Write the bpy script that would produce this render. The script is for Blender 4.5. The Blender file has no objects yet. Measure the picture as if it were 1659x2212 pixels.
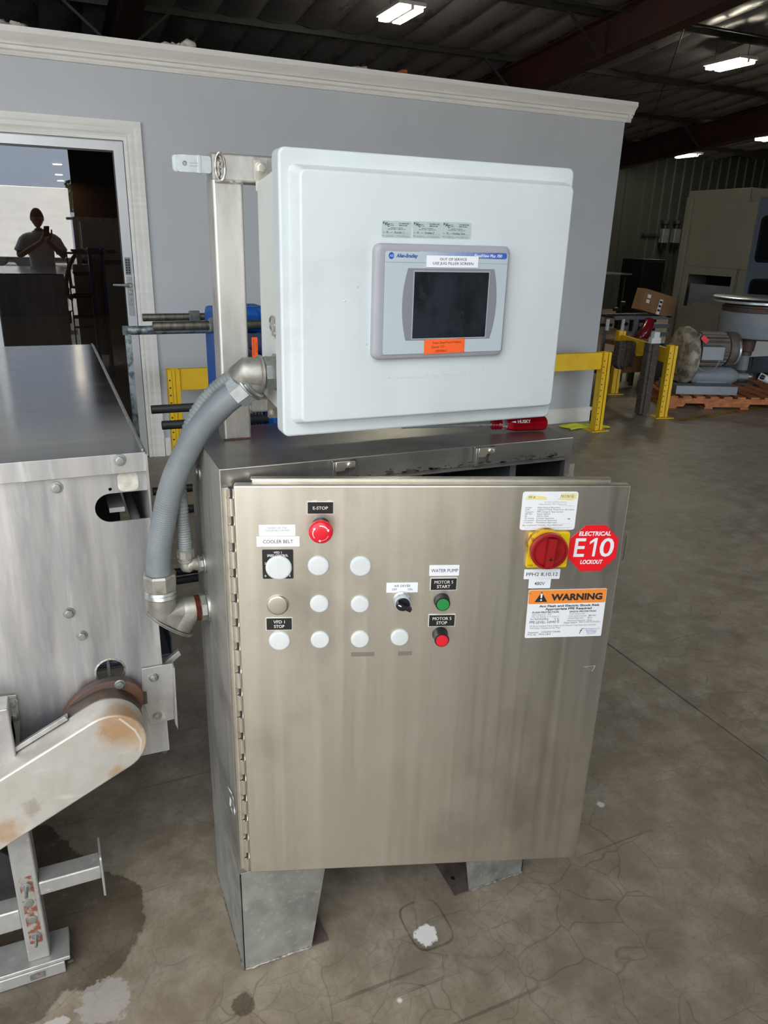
import bpy, bmesh, math, random
from math import sin, cos, pi, radians
from mathutils import Vector as V, Matrix
from mathutils.geometry import tessellate_polygon
random.seed(7)
SC = bpy.context.scene
COL = SC.collection

# ------------------------------------------------------------------ camera
CF, CYAW, CPIT, CROLL = 1610.5, .4205, .3518, .0296
CO = V((-.2424, -1.25, 1.5861))
CD = V((sin(CYAW)*cos(CPIT), cos(CYAW)*cos(CPIT), -sin(CPIT)))
_r = V((cos(CYAW), -sin(CYAW), 0)); _u = _r.cross(CD)
CR = _r*cos(CROLL) + _u*sin(CROLL); CU = _u*cos(CROLL) - _r*sin(CROLL)
cd = bpy.data.cameras.new('camera'); cam = bpy.data.objects.new('camera', cd); COL.objects.link(cam)
cd.sensor_fit = 'HORIZONTAL'; cd.sensor_width = 36; cd.lens = CF/1659*36; cd.clip_start = .01; cd.clip_end = 300
cam.matrix_world = Matrix(((CR.x, CU.x, -CD.x, CO.x), (CR.y, CU.y, -CD.y, CO.y), (CR.z, CU.z, -CD.z, CO.z), (0, 0, 0, 1)))
SC.camera = cam

# ------------------------------------------------------------------ sky, sun, exposure
SC.view_settings.view_transform = 'Standard'; SC.view_settings.look = 'None'
SC.view_settings.gamma = 1; SC.view_settings.use_curve_mapping = False
SC.view_settings.exposure = 1.12
w = bpy.data.worlds.new('sky'); SC.world = w; w.use_nodes = True
nt = w.node_tree; nt.nodes.clear()
tc = nt.nodes.new('ShaderNodeTexCoord'); sp = nt.nodes.new('ShaderNodeSeparateXYZ'); rp = nt.nodes.new('ShaderNodeValToRGB')
bg = nt.nodes.new('ShaderNodeBackground'); ow = nt.nodes.new('ShaderNodeOutputWorld')
nt.links.new(tc.outputs['Generated'], sp.inputs[0]); nt.links.new(sp.outputs['Z'], rp.inputs[0])
nt.links.new(rp.outputs[0], bg.inputs[0]); nt.links.new(bg.outputs[0], ow.inputs[0])
rp.color_ramp.elements[0].position = 0; rp.color_ramp.elements[0].color = (.54, .62, .74, 1)
rp.color_ramp.elements[1].position = .7; rp.color_ramp.elements[1].color = (.93, .94, .95, 1)
bg.inputs[1].default_value = 2.4
sd = bpy.data.lights.new('sun', 'SUN'); sd.energy = 16.0; sd.angle = radians(6); sd.color = (1, .95, .88)
sun = bpy.data.objects.new('sun', sd); COL.objects.link(sun)
sun.rotation_euler = (radians(-34), radians(-14), 0)   # high over the hall roof, shining out onto the apron
pd = bpy.data.lights.new('bay_opening_portal', 'AREA'); pd.shape = 'RECTANGLE'; pd.size = 8.1; pd.size_y = 4.85
pd.cycles.is_portal = True
po = bpy.data.objects.new('bay_opening_portal', pd); COL.objects.link(po); po.location = (-3.95, -1.9, 2.42); po.rotation_euler = (radians(90), 0, 0)
pd2 = pd.copy(); pd2.name = 'side_bay_portal'; pd2.size = 4.2; pd2.size_y = 3.0; po2 = bpy.data.objects.new('side_bay_portal', pd2); COL.objects.link(po2); po2.location = (5.1, -1.9, 1.5); po2.rotation_euler = (radians(90), 0, 0)

# ------------------------------------------------------------------ pixel rays -> points on real planes
def ray(px, py): return CD + CR*((px-829.5)/CF) - CU*((py-1106)/CF)
def Yp(px, py, y): d = ray(px, py); return CO + d*((y-CO.y)/d.y)
def Zp(px, py, z=0): d = ray(px, py); return CO + d*((z-CO.z)/d.z)
def Xp(px, py, x): d = ray(px, py); return CO + d*((x-CO.x)/d.x)

class Fr:
    """a frame: a along the face, b up it, c out of it towards the viewer"""
    def __init__(s, o=(0, 0, 0), a=(1, 0, 0), b=(0, 0, 1), c=None):
        s.o = V(o); s.a = V(a).normalized(); s.b = V(b).normalized(); s.c = V(c).normalized() if c else s.a.cross(s.b)
    def pt(s, a, b, c=0): return s.o + s.a*a + s.b*b + s.c*c
    def hit(s, px, py, c=0):
        d = ray(px, py); p0 = s.o + s.c*c
        p = CO + d*((p0-CO).dot(s.c)/d.dot(s.c)) - s.o
        return p.dot(s.a), p.dot(s.b)
    def up(s, c): return Fr(s.pt(0, 0, c), s.a, s.b, s.c)

# ------------------------------------------------------------------ materials
MATS = {}
def srgb(c):
    if isinstance(c, str):
        c = [int(c[i:i+2], 16)/255 for i in (0, 2, 4)]
        c = [x/12.92 if x <= .04045 else ((x+.055)/1.055)**2.4 for x in c]
    return (*c, 1)
class NT:
    def __init__(s, name):
        s.m = bpy.data.materials.new(name); s.m.use_nodes = True; s.t = s.m.node_tree
        s.b = s.t.nodes['Principled BSDF']; s.tc = s.t.nodes.new('ShaderNodeTexCoord')
    def n(s, ty, **k):
        x = s.t.nodes.new('ShaderNode'+ty)
        for a, b in k.items(): setattr(x, a, b)
        return x
    def l(s, a, b): s.t.links.new(a, b)
    def set(s, sock, v):
        if hasattr(v, 'links'): s.l(v, sock)
        else: sock.default_value = v
    def coord(s, scale=(1, 1, 1), rot=(0, 0, 0), loc=(0, 0, 0)):
        m = s.n('Mapping'); m.inputs['Scale'].default_value = scale; m.inputs['Rotation'].default_value = rot; m.inputs['Location'].default_value = loc
        s.l(s.tc.outputs['Object'], m.inputs[0]); return m.outputs[0]
    def noise(s, scale, detail=5, rough=.55, co=None, dist=0):
        if isinstance(scale, tuple): co = s.coord(scale) if co is None else co; sc = 1
        else: sc = scale
        x = s.n('TexNoise'); x.inputs['Scale'].default_value = sc; x.inputs['Detail'].default_value = detail; x.inputs['Roughness'].default_value = rough; x.inputs['Distortion'].default_value = dist
        s.l(co if co is not None else s.tc.outputs['Object'], x.inputs['Vector']); return x.outputs['Fac']
    def rng(s, v, a, b, c=0, d=1, smooth=False):
        x = s.n('MapRange'); x.inputs[1].default_value = a; x.inputs[2].default_value = b; x.inputs[3].default_value = c; x.inputs[4].default_value = d
        if smooth: x.interpolation_type = 'SMOOTHSTEP'
        s.l(v, x.inputs[0]); return x.outputs[0]
    def mix(s, f, a, b):
        x = s.n('MixRGB'); s.set(x.inputs[0], f); s.set(x.inputs[1], a); s.set(x.inputs[2], b); return x.outputs[0]
    def math(s, op, a, b=0):
        x = s.n('Math', operation=op); s.set(x.inputs[0], a); s.set(x.inputs[1], b); return x.outputs[0]
    def dist(s, p, sc=(1, 1, 1)):
        x = s.n('VectorMath', operation='DISTANCE'); s.l(s.coord(sc), x.inputs[0]); x.inputs[1].default_value = tuple(a*b for a, b in zip(p, sc)); return x.outputs['Value']
    def bump(s, h, dst, st=1):
        x = s.n('Bump'); x.inputs['Distance'].default_value = dst; x.inputs['Strength'].default_value = st; s.l(h, x.inputs['Height'])
        s.l(x.outputs[0], s.b.inputs['Normal'])

def mat(name, c1, c2=None, sc=(5, 5, 5), lo=.35, hi=.65, rough=(.5, .5), metal=0, bump=0, dirt=None, detail=5, emit=None, coat=0, spec=None, trans=0, spots=()):
    if name in MATS: return MATS[name]
    t = NT(name); b = t.b; c1 = srgb(c1)
    if isinstance(rough, (int, float)): rough = (rough, rough)
    b.inputs['Metallic'].default_value = metal; b.inputs['Roughness'].default_value = rough[0]
    nz = t.noise(sc, detail)
    col = t.mix(t.rng(nz, lo, hi), c1, srgb(c2)) if c2 else None
    if dirt:
        for dc, ds, dl, dh, da in dirt:
            d = t.rng(t.noise(ds, 6, .6), dl, dh, 0, da)
            col = t.mix(d, col if col is not None else c1, srgb(dc))
    for p, r, sc_, am, wn in spots:
        wb = t.math('MULTIPLY', t.math('SUBTRACT', t.noise(wn, 6, .7), .5), r*2.4)
        col = t.mix(t.rng(t.math('ADD', t.math('SUBTRACT', t.dist(p), r), wb), -r*.6, r*.25, am, 0, True), col if col is not None else c1, srgb(sc_))
    if col is not None: t.l(col, b.inputs['Base Color'])
    else: b.inputs['Base Color'].default_value = c1
    if rough[0] != rough[1]: t.l(t.rng(nz, .3, .7, *rough), b.inputs['Roughness'])
    if bump: t.bump(nz, bump)
    if emit: b.inputs['Emission Color'].default_value = c1; b.inputs['Emission Strength'].default_value = emit
    if coat: b.inputs['Coat Weight'].default_value = coat
    if spec is not None: b.inputs['Specular IOR Level'].default_value = spec
    if trans: b.inputs['Transmission Weight'].default_value = trans
    MATS[name] = t.m; return t.m

STEEL = mat('brushed_stainless', 'dcd6c8', 'e2dccf', (60, 60, 1.2), rough=(.38, .46), metal=1, bump=.00004, dirt=[('8d867a', (3, 3, 2), .5, .72, .55), ('efeae0', (5, 5, 3.2), .55, .72, .45)])
DARKSTEEL = mat('cabinet_stainless', 'a9a7a1', 'b5b2aa', (3, 3, 25), rough=(.28, .42), metal=.9, bump=.00003, dirt=[('6a675f', (6, 6, 3), .52, .7, .5)])
SIDESTEEL = mat('side_stainless', 'a8a59d', 'b5b2a9', (40, 40, 2), rough=(.42, .55), metal=.75, dirt=[('76726a', (4, 4, 9), .5, .7, .6)])
GALV = mat('galvanised_leg', '9b9b94', 'adaca4', (22, 22, 22), rough=(.4, .6), metal=.6, dirt=[('7b7a73', (8, 8, 8), .5, .66, .7), ('cdc9c0', (70, 70, 70), .56, .7, .45), ('84573a', (5, 5, 3), .66, .76, .7)])
POST = mat('sanded_tube_steel', 'bcb9b2', 'd0cdc6', (25, 25, 6), rough=(.36, .55), metal=.65, dirt=[('8a857c', (11, 11, 4), .48, .62, .6), ('cfcac0', (60, 60, 9), .58, .7, .5)])
WELD = mat('weld_bead', 'd6d2cb', '8a8378', (90, 90, 90), rough=.45, metal=.9, bump=.001)
CAST = mat('cast_fitting', 'aaa79c', '908e86', (40, 40, 40), rough=(.4, .6), metal=.7, bump=.0006, dirt=[('6f6b5e', (18, 18, 18), .55, .7, .6)])
ZINC = mat('zinc_fitting', 'b2b4b0', '92958f', (50, 50, 50), rough=(.32, .5), metal=.85, dirt=[('636560', (25, 25, 25), .58, .7, .5)])
BRIGHT = mat('bright_zinc', 'd6dcdd', 'bec4c5', (40, 40, 40), rough=(.25, .4), metal=.6)
COPPER = mat('rust_red_thread', '7b3e2b', '57291c', (60, 60, 60), rough=.6, metal=.3, bump=.001)
CONDUIT = mat('grey_pvc_jacket', '7c8284', '707678', (12, 12, 12), rough=(.38, .5), dirt=[('5c6163', (14, 14, 5), .62, .7, .5)])
CONDUIT2 = mat('grey_corrugated_jacket', '7c817f', '646a68', (20, 20, 20), rough=.5, dirt=[('5a5e5c', (30, 30, 10), .58, .7, .5)])
WHITE = mat('white_fibreglass', 'd3d9d8', 'c9d0cf', (6, 6, 3), rough=(.42, .55), bump=.0002, dirt=[('b4b2aa', (3, 3, 7), .56, .78, .5), ('a79c88', (9, 9, 9), .72, .82, .4)])
WHITE2 = mat('white_fibreglass_grubby', 'd6dad5', 'c9ccc4', (9, 9, 4), rough=.5, bump=.0002, dirt=[('a39a83', (12, 12, 5), .6, .75, .5)])
ALU = mat('streaked_aluminium', 'c4c1bd', 'aeadac', (16, 16, 1.1), rough=(.42, .6), metal=.8, bump=.0002, dirt=[('dedcd8', (30, 30, 3), .55, .7, .6), ('908f90', (9, 9, 1.2), .52, .7, .6), ('9a7d56', (3, 3, 5), .7, .8, .35)])
LID = mat('mirror_lid_steel', '86878b', '808185', (1.5, 12, 5), rough=(.12, .15), metal=1, dirt=[('a2a2a2', (50, 50, 50), .68, .74, .5)])
GUARD = mat('stained_guard_steel', 'c9c3b9', 'b5aea3', (14, 14, 9), rough=(.4, .6), metal=.6, dirt=[('c49a60', (3.4, 3.4, 3.4), .50, .64, .7), ('5f574c', (22, 22, 22), .66, .74, .6), ('e4e0d8', (9, 9, 25), .58, .7, .5)])
RUSTY = mat('rusted_steel', '5c5856', '6e4c3a', (14, 14, 14), rough=(.55, .75), metal=.4, bump=.001, lo=.45, hi=.6)
LEGST = mat('machine_leg_steel', 'bebcb7', 'a9a7a3', (20, 20, 8), rough=(.38, .55), metal=.6, dirt=[('8b8780', (9, 9, 9), .54, .7, .6), ('e0ded9', (30, 30, 30), .6, .7, .6)])
DARK = mat('dark_interior', '0d0f12', rough=.6)
BLACKP = mat('black_plastic', '1b1b1d', rough=.35)
BLACKM = mat('black_rod', '262626', '323230', (10, 10, 10), rough=.5)
GREYP = mat('grey_plastic', 'a4a4a8', 'a0a0a5', (8, 8, 8), rough=.4)
LGREY = mat('pale_blue_grey_overlay', 'b9c5c8', 'b3bfc3', (5, 5, 5), rough=.38)
MGREY = mat('mid_grey_overlay', '85858a', rough=.4)
SCREEN = mat('dusty_screen', '2a2f34', '1c2024', (9, 9, 6), lo=.45, hi=.55, rough=(.12, .3), dirt=[('43494a', (22, 22, 12), .6, .7, .6)])
CAPW = mat('white_hole_plug', 'd8dcd9', 'd0d5d2', (30, 30, 30), rough=.4)
PAPER = mat('white_label', 'eef0f1', rough=.45); INK = mat('black_ink', '2b2b2e', rough=.5); INKG = mat('faded_ink', '8b8e92', rough=.5); INKB = mat('blue_grey_ink', '4e6d8a', rough=.5)
PLATEB = mat('engraved_black_plate', '1d1d1d', '262626', (30, 30, 30), rough=.35); PLATEW = mat('engraved_white', 'dfdcd2', rough=.5)
RED = mat('red_button', 'e0202f', rough=.3); REDD = mat('red_handle', 'a81a1e', '8c1418', (30, 30, 30), rough=.35); REDS = mat('red_sticker', 'ee1c27', rough=.4)
GREEN = mat('green_button', '2d8a44', rough=.3)
YEL = mat('yellow_plate', 'f2cf12', 'dcb80e', (20, 20, 20), rough=.4, dirt=[('5e5222', (40, 40, 40), .68, .74, .6)])
ORS = mat('orange_sticker', 'fb6c2c', 'f5632a', (20, 20, 20), rough=.5); WOR = mat('warning_orange', 'f6923a', rough=.4)
STAINY = mat('yellow_stain', 'ece29a', rough=.5)
BLUEP = mat('blue_print', '2a55b5', rough=.4); BLUEL = mat('pale_blue_print', '7f97cf', rough=.4)
STICK = mat('silver_green_sticker', 'b4c1bf', rough=.4)
BLUE = mat('blue_enamel', '1452a0', '1150a0', (6, 6, 6), rough=(.35, .5), dirt=[('0d2c5a', (7, 7, 7), .6, .75, .5)])
RODM = mat('threaded_rod_metal', '77746a', '5b584f', (120, 30, 30), rough=.45, metal=.8)
GALVP = mat('mottled_galvanised', '8a9496', '4d5557', (45, 45, 45), rough=.45, metal=.7, lo=.45, hi=.6)
YRAIL = mat('yellow_rail_paint', 'f5c81e', 'e6b716', (5, 5, 5), rough=(.4, .55), dirt=[('8a7020', (14, 14, 14), .66, .76, .5)])
WALL = mat('grey_wall_paint', 'bcbfc0', 'b6b9ba', (1.2, 1.2, 1.2), rough=(.5, .62), bump=.0003, dirt=[('a9adae', (2.5, 2.5, 5), .62, .78, .35)])
TRIM = mat('white_trim_paint', 'e6e3db', 'dcd9d1', (3, 3, 30), rough=.5, dirt=[('c3c0b7', (4, 4, 9), .6, .75, .4)])
DOORA = mat('door_aluminium', 'cfd0cf', 'c8c9c8', (4, 4, 4), rough=.4, metal=.3)
ROOFV = mat('black_vinyl_blanket', '5f5d62', '6b696c', (3, 1.5, 3), rough=(.24, .36), bump=.0008)
RAFT = mat('red_oxide_steel', '3f1f1b', '2e1714', (2, 2, 2), rough=.6)
CORR = mat('corrugated_wall', '3c3f3b', '353833', (1, 1, 1), rough=.6)
TUBE = mat('lamp_tube', 'fff6dc', emit=34); LAMPW = mat('lamp_body', 'c8c8c0', rough=.5)
DOWNL = mat('downlight_glow', 'ffeccd', emit=70); AMBER = mat('warm_glow', 'ffb347', emit=3)
WOODP = mat('pallet_wood', 'c9814f', '9d6038', (4, 30, 30), rough=.75, bump=.002)
CARD = mat('cardboard', '94714b', '866441', (6, 6, 6), rough=.8); CARDD = mat('cardboard_dark', '6d4d2c', '5d4024', (6, 6, 6), rough=.8)
BEIGE = mat('beige_machine_paint', '7d796a', '767263', (2, 2, 2), rough=.5); BLUEG = mat('slate_machine_paint', '5d6570', rough=.45)
BLKGL = mat('dark_window', '14171a', rough=.15)
TANKG = mat('grey_tank_paint', '8a9398', '7e878c', (6, 6, 6), rough=.5, dirt=[('4b3a34', (16, 16, 16), .66, .7, .9)])
BLOW = mat('oxidised_blower', 'b5ad9b', '777060', (14, 14, 14), rough=.65, metal=.3, lo=.42, hi=.6, bump=.003)
MOTOR = mat('motor_brown_grey', '6d655c', '57504a', (10, 10, 10), rough=.5)
SHEET = mat('sheet_metal_box', '8d9296', '81868a', (5, 5, 5), rough=.45, metal=.5)
BAGR = mat('glossy_red_plastic', '8e1024', rough=.2, coat=.4)
BURL = mat('brown_wrapped_bundle', '5e544c', '453d38', (20, 20, 50), rough=.85, bump=.01)
HIVIS = mat('hi_vis_fabric', 'fbff50', 'f2fb3c', (20, 20, 20), rough=.8)
TEALP = mat('teal_plastic', '10575f', rough=.4)
WPIPE = mat('white_pipe', 'd8dcdc', rough=.4)
PINK = mat('torn_insulation', 'd2c8ba', 'b3a99a', (30, 30, 30), rough=.95, bump=.01)
OFFI = mat('office_brown_wall', '8f6c5a', '745646', (2, 2, 1), rough=.6); OFFC = mat('office_ceiling', '4a4846', rough=.7)
SKIN = mat('skin', 'a87860', '9d6e58', (20, 20, 20), rough=.5); HAIR = mat('dark_hair', '231a15', rough=.7); CAPF = mat('dark_cap', '3c3336', rough=.8)
SHIRT = mat('pale_grey_shirt', 'eceef2', 'e2e4e9', (8, 8, 8), rough=.8); PANTS = mat('dark_trousers', '23242a', rough=.85); SHOE = mat('dark_shoe', '1a1a1a', rough=.6)
TRAIL = mat('white_trailer', 'e6e6e2', 'd9d9d6', (1, 1, 4), rough=.35); ASPH = mat('asphalt', '8b877f', '7d7972', (3, 3, 3), rough=.9); RUBBER = mat('tyre_rubber', '1c1c1c', rough=.8)
LEAF = mat('leaf_green', '2f4a20', '1f3516', (5, 5, 5), rough=.8); BARK = mat('bark', '3d2f24', rough=.9)
GOLDR = mat('copper_collar', '9b6b4a', rough=.4, metal=.8)

def glass(name, col, glossy, rough=0):
    t = NT(name); n = t.t.nodes; o = n['Material Output']
    tr = t.n('BsdfTransparent'); tr.inputs[0].default_value = srgb(col); g = t.n('BsdfGlossy'); g.inputs['Roughness'].default_value = rough; g.inputs[0].default_value = (.95, .97, 1, 1)
    m = t.n('MixShader'); f = t.n('Fresnel'); f.inputs[0].default_value = 1.5
    t.l(t.math('ADD', t.rng(f.outputs[0], 0, 1, 0, .8), glossy), m.inputs[0]); t.l(tr.outputs[0], m.inputs[1]); t.l(g.outputs[0], m.inputs[2]); t.l(m.outputs[0], o.inputs[0]); return t.m
GLASS = glass('coated_door_glass', 'a8a8a8', .05)
CLEARR = mat('clear_red_plastic', 'c01020', rough=.12, trans=.55); CLEARW = mat('clear_plastic', 'e8d8d4', rough=.08, trans=.9)

def floor_mat():
    t = NT('stained_concrete'); b = t.b
    n1 = t.noise(1.3, 8, .6); n2 = t.noise(9, 8, .65); n3 = t.noise(70, 3, .6)
    c = t.mix(t.rng(n1, .35, .65), srgb('7a6f5f'), srgb('918572'))
    c = t.mix(t.rng(n2, .42, .68, 0, .7), c, srgb('b0a594'))
    c = t.mix(t.rng(n3, .5, .75, 0, .35), c, srgb('71695c'))
    c = t.mix(t.rng(t.noise(3.1, 6, .7, dist=.6), .54, .7, 0, .5), c, srgb('6a6256'))
    # crazing
    cr = None
    for sc, wd, am in ((7.5, .022, .42), (19, .03, .25)):
        co = t.n('VectorMath', operation='ADD'); nn = t.n('TexNoise'); nn.inputs['Scale'].default_value = 6; t.l(t.tc.outputs['Object'], nn.inputs['Vector'])
        sm = t.n('VectorMath', operation='SCALE'); sm.inputs['Scale'].default_value = .12; t.l(nn.outputs['Color'], sm.inputs[0])
        t.l(t.tc.outputs['Object'], co.inputs[0]); t.l(sm.outputs[0], co.inputs[1])
        v = t.n('TexVoronoi', feature='DISTANCE_TO_EDGE'); v.inputs['Scale'].default_value = sc; t.l(co.outputs[0], v.inputs['Vector'])
        k = t.rng(v.outputs[0], 0, wd, am, 0); k = t.math('MULTIPLY', k, t.rng(t.noise(1.7 if sc < 10 else 2.3, 3), .42, .6))
        c = t.mix(k, c, srgb('3c362f')); cr = k
    # damp patch beside the machine legs
    wob = t.math('MULTIPLY', t.math('SUBTRACT', t.noise(9, 5, .6), .5), .09)
    d = None
    for p, r in (((-.36, .29, 0), .15), ((-.30, .22, 0), .10), ((-.5, .2, 0), .16), ((-.27, .31, 0), .085), ((-.62, .42, 0), .3), ((-.33, .15, 0), .065)):
        q = t.math('SUBTRACT', t.dist(p), r); d = q if d is None else t.math('MINIMUM', d, q)
    dm = t.rng(t.math('ADD', d, wob), -.002, .004, 1, 0)
    c = t.mix(t.math('MULTIPLY', dm, .62), c, srgb('3a3023'))
    # pale dried puddle edge, white scuff, small brown spot
    for p, r, cc, am, sc, wn in (((-.30, .045, 0), .055, 'b5afa8', .6, (1, 1, 1), 30), ((.428, -.073, 0), .028, 'f2f0ec', .95, (1, 1, 1), 42), ((-.022, -.078, 0), .026, '4a3c2e', .7, (1, 1, 1), 25), ((.30, -.2, 0), .006, 'f0eeea', .9, (1, 1, 1), 60), ((-.4, .03, 0), .03, 'e0dcd6', .5, (1, 2, 1), 40), ((1.12, .13, 0), .012, 'e8e6e0', .8, (1, 1, 1), 60)):
        wb = t.math('MULTIPLY', t.math('SUBTRACT', t.noise(wn, 6, .75), .5), r*1.6)
        m = t.rng(t.math('ADD', t.math('SUBTRACT', t.dist(p, sc), r), wb), -.003, .002, am, 0)
        c = t.mix(m, c, srgb(cc))
    # dark drawn ring: rounded-square outline
    ctr = V((.443, -.045, 0)); cc = t.coord((1, 1, 1), loc=(-ctr.x, -ctr.y, 0)); s = t.n('SeparateXYZ'); t.l(cc, s.inputs[0])
    ax = t.math('POWER', t.math('ABSOLUTE', t.math('DIVIDE', s.outputs[0], .052)), 4); ay = t.math('POWER', t.math('ABSOLUTE', t.math('DIVIDE', s.outputs[1], .068)), 4)
    rr = t.math('POWER', t.math('ADD', ax, ay), .25)
    m = t.rng(t.math('ABSOLUTE', t.math('SUBTRACT', rr, 1)), .03, .06, .55, 0)
    m = t.math('MULTIPLY', m, t.rng(t.noise(14, 4), .38, .55)); c = t.mix(m, c, srgb('2f2a24'))
    # tyre marks, light scratches
    for rot, y0, am in ((.35, .55, .5), (1.9, -2.2, .45), (.2, 1.9, .4)):
        cc = t.coord((1.2, 60, 1), rot=(0, 0, rot)); m = t.rng(t.noise(1, 3, .5, co=cc), .68, .74, 0, am); c = t.mix(m, c, srgb('3b352e'))
    t.l(c, b.inputs['Base Color'])
    ro = t.rng(n2, .3, .7, .36, .54); ro = t.math('SUBTRACT', ro, t.math('MULTIPLY', dm, .2)); t.l(ro, b.inputs['Roughness'])
    t.bump(t.math('ADD', n2, t.math('MULTIPLY', cr, -1)), .0004)
    b.inputs['Specular IOR Level'].default_value = .4
    return t.m
FLOOR = floor_mat()

# ------------------------------------------------------------------ mesh builder
_tx = {}; WN = []
def textgeo(s, shear=0, bold=0, res=3):
    k = (s, shear, bold, res)
    if 'M' in s and bold > 0 and k not in _tx:      # the M glyph folds over itself when fattened, so double it instead
        vs, fs = textgeo(s, shear, 0, res); n = len(vs); e = bold*.9
        _tx[k] = ([(v[0]-e, v[1]-e*.4, v[2]) for v in vs]+[(v[0]+e, v[1]+e*.4, v[2]) for v in vs], fs+[tuple(i+n for i in f) for f in fs])
        _tx[k] = ([(p[0], p[1], .012 if i >= n else 0) for i, p in enumerate(_tx[k][0])], _tx[k][1])
    if k not in _tx:
        cu = bpy.data.curves.new('t', 'FONT'); cu.body = s; cu.size = 1; cu.shear = shear; cu.offset = bold; cu.resolution_u = res
        o = bpy.data.objects.new('t', cu); me = bpy.data.meshes.new_from_object(o)
        vs = [tuple(v.co) for v in me.vertices]; fs = [tuple(p.vertices) for p in me.polygons]
        bpy.data.objects.remove(o); bpy.data.curves.remove(cu); bpy.data.meshes.remove(me); _tx[k] = (vs, fs)
    return _tx[k]

class MB:
    def __init__(s, fr=None): s.v = []; s.f = []; s.mi = []; s.ms = []; s.fr = fr
    def m(s, mt):
        if mt not in s.ms: s.ms.append(mt)
        return s.ms.index(mt)
    def P(s, p): return s.fr.pt(*p) if s.fr else V(p)
    def add(s, vs, fs, mt):
        b = len(s.v); s.v += [s.P(p) for p in vs]; i = s.m(mt)
        for f in fs: s.f.append([b+k for k in f]); s.mi.append(i)
        return s
    def box(s, a0, a1, b0, b1, c0, c1, mt):
        vs = [(a, b, c) for a in (a0, a1) for b in (b0, b1) for c in (c0, c1)]
        return s.add(vs, [(0, 1, 3, 2), (4, 6, 7, 5), (0, 4, 5, 1), (2, 3, 7, 6), (0, 2, 6, 4), (1, 5, 7, 3)], mt)
    def prism(s, poly, c0, c1, mt, holes=(), face=None):
        loops = [list(poly)] + [list(h) for h in holes]
        flat = [p for l in loops for p in l]; n = len(flat)
        tri = tessellate_polygon([[V((p[0], p[1], 0)) for p in l] for l in loops])
        vs = [(p[0], p[1], c0) for p in flat] + [(p[0], p[1], c1) for p in flat]
        if holes: s.add(vs, [tuple(t) for t in tri] + [tuple(n+k for k in reversed(t)) for t in tri], mt)
        else: s.add(vs, [tuple(range(n)), tuple(reversed(range(n, 2*n)))], mt)
        fs = []; st = 0
        for l in loops:
            k = len(l)
            for i in range(k): a = st+i; b = st+(i+1) % k; fs.append((a, b, b+n, a+n))
            st += k
        b0 = len(s.v)-2*n; i = s.m(face or mt)
        for f in fs: s.f.append([b0+q for q in f]); s.mi.append(i)
        return s
    def rrect(s, a0, a1, b0, b1, c0, c1, r, mt, n=5):
        return s.prism(rr(a0, a1, b0, b1, r, n), c0, c1, mt)
    def sweep(s, pts, rad, mt, n=12, cap=True, sq=None):
        """tube along points (frame coords mapped first)"""
        P = [s.P(p) for p in pts]; rs = rad if isinstance(rad, (list, tuple)) else [rad]*len(P)
        rings = []; up = None
        for i, p in enumerate(P):
            t = (P[min(i+1, len(P)-1)]-P[max(i-1, 0)]).normalized()
            if up is None:
                up = V((0, 0, 1)) if abs(t.z) < .9 else V((0, 1, 0))
            x = up.cross(t).normalized(); y = t.cross(x); up = y
            rings.append([p + (x*cos(2*pi*k/n+(pi/4 if n == 4 else 0)) + y*sin(2*pi*k/n+(pi/4 if n == 4 else 0)))*rs[i] for k in range(n)])
        b = len(s.v); i0 = s.m(mt)
        for r in rings: s.v += r
        for i in range(len(P)-1):
            for k in range(n): s.f.append([b+i*n+k, b+i*n+(k+1) % n, b+(i+1)*n+(k+1) % n, b+(i+1)*n+k]); s.mi.append(i0)
        if cap:
            s.f.append([b+k for k in reversed(range(n))]); s.mi.append(i0)
            s.f.append([b+(len(P)-1)*n+k for k in range(n)]); s.mi.append(i0)
        return s
    def cyl(s, p0, p1, r, mt, n=16, r1=None): return s.sweep([p0, p1], [r, r if r1 is None else r1], mt, n)
    def lathe(s, o, ax, prof, mt, n=20, ph=0):
        """prof = [(radius, height along axis)...] in frame axes"""
        o = V(o); ax = V(ax).normalized(); x = ax.orthogonal().normalized(); y = ax.cross(x)
        vs = []
        for r, h in prof: vs += [tuple(o+ax*h+(x*cos(2*pi*k/n+ph)+y*sin(2*pi*k/n+ph))*r) for k in range(n)]
        fs = [(i*n+k, i*n+(k+1) % n, (i+1)*n+(k+1) % n, (i+1)*n+k) for i in range(len(prof)-1) for k in range(n)]
        fs += [tuple(reversed(range(n))), tuple((len(prof)-1)*n+k for k in range(n))]
        return s.add(vs, fs, mt)
    def hexbolt(s, p, ax, r, mt, h=None, washer=True):
        h = h or r*.7
        if washer: s.lathe(p, ax, [(r*1.45, 0), (r*1.4, r*.22), (r*1.1, r*.25)], mt, 16)
        return s.lathe(p, ax, [(r, r*.2), (r, r*.2+h), (r*.85, r*.2+h*1.12)], mt, 6)
    def hull(s, pts, mt):
        bm = bmesh.new()
        for p in pts: bm.verts.new(s.P(p))
        r = bmesh.ops.convex_hull(bm, input=bm.verts)
        bmesh.ops.delete(bm, geom=[e for e in r['geom_interior'] if isinstance(e, bmesh.types.BMVert)], context='VERTS')
        bm.verts.index_update(); b = len(s.v); s.v += [v.co.copy() for v in bm.verts]; i = s.m(mt)
        for f in bm.faces: s.f.append([b+v.index for v in f.verts]); s.mi.append(i)
        bm.free(); return s
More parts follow.
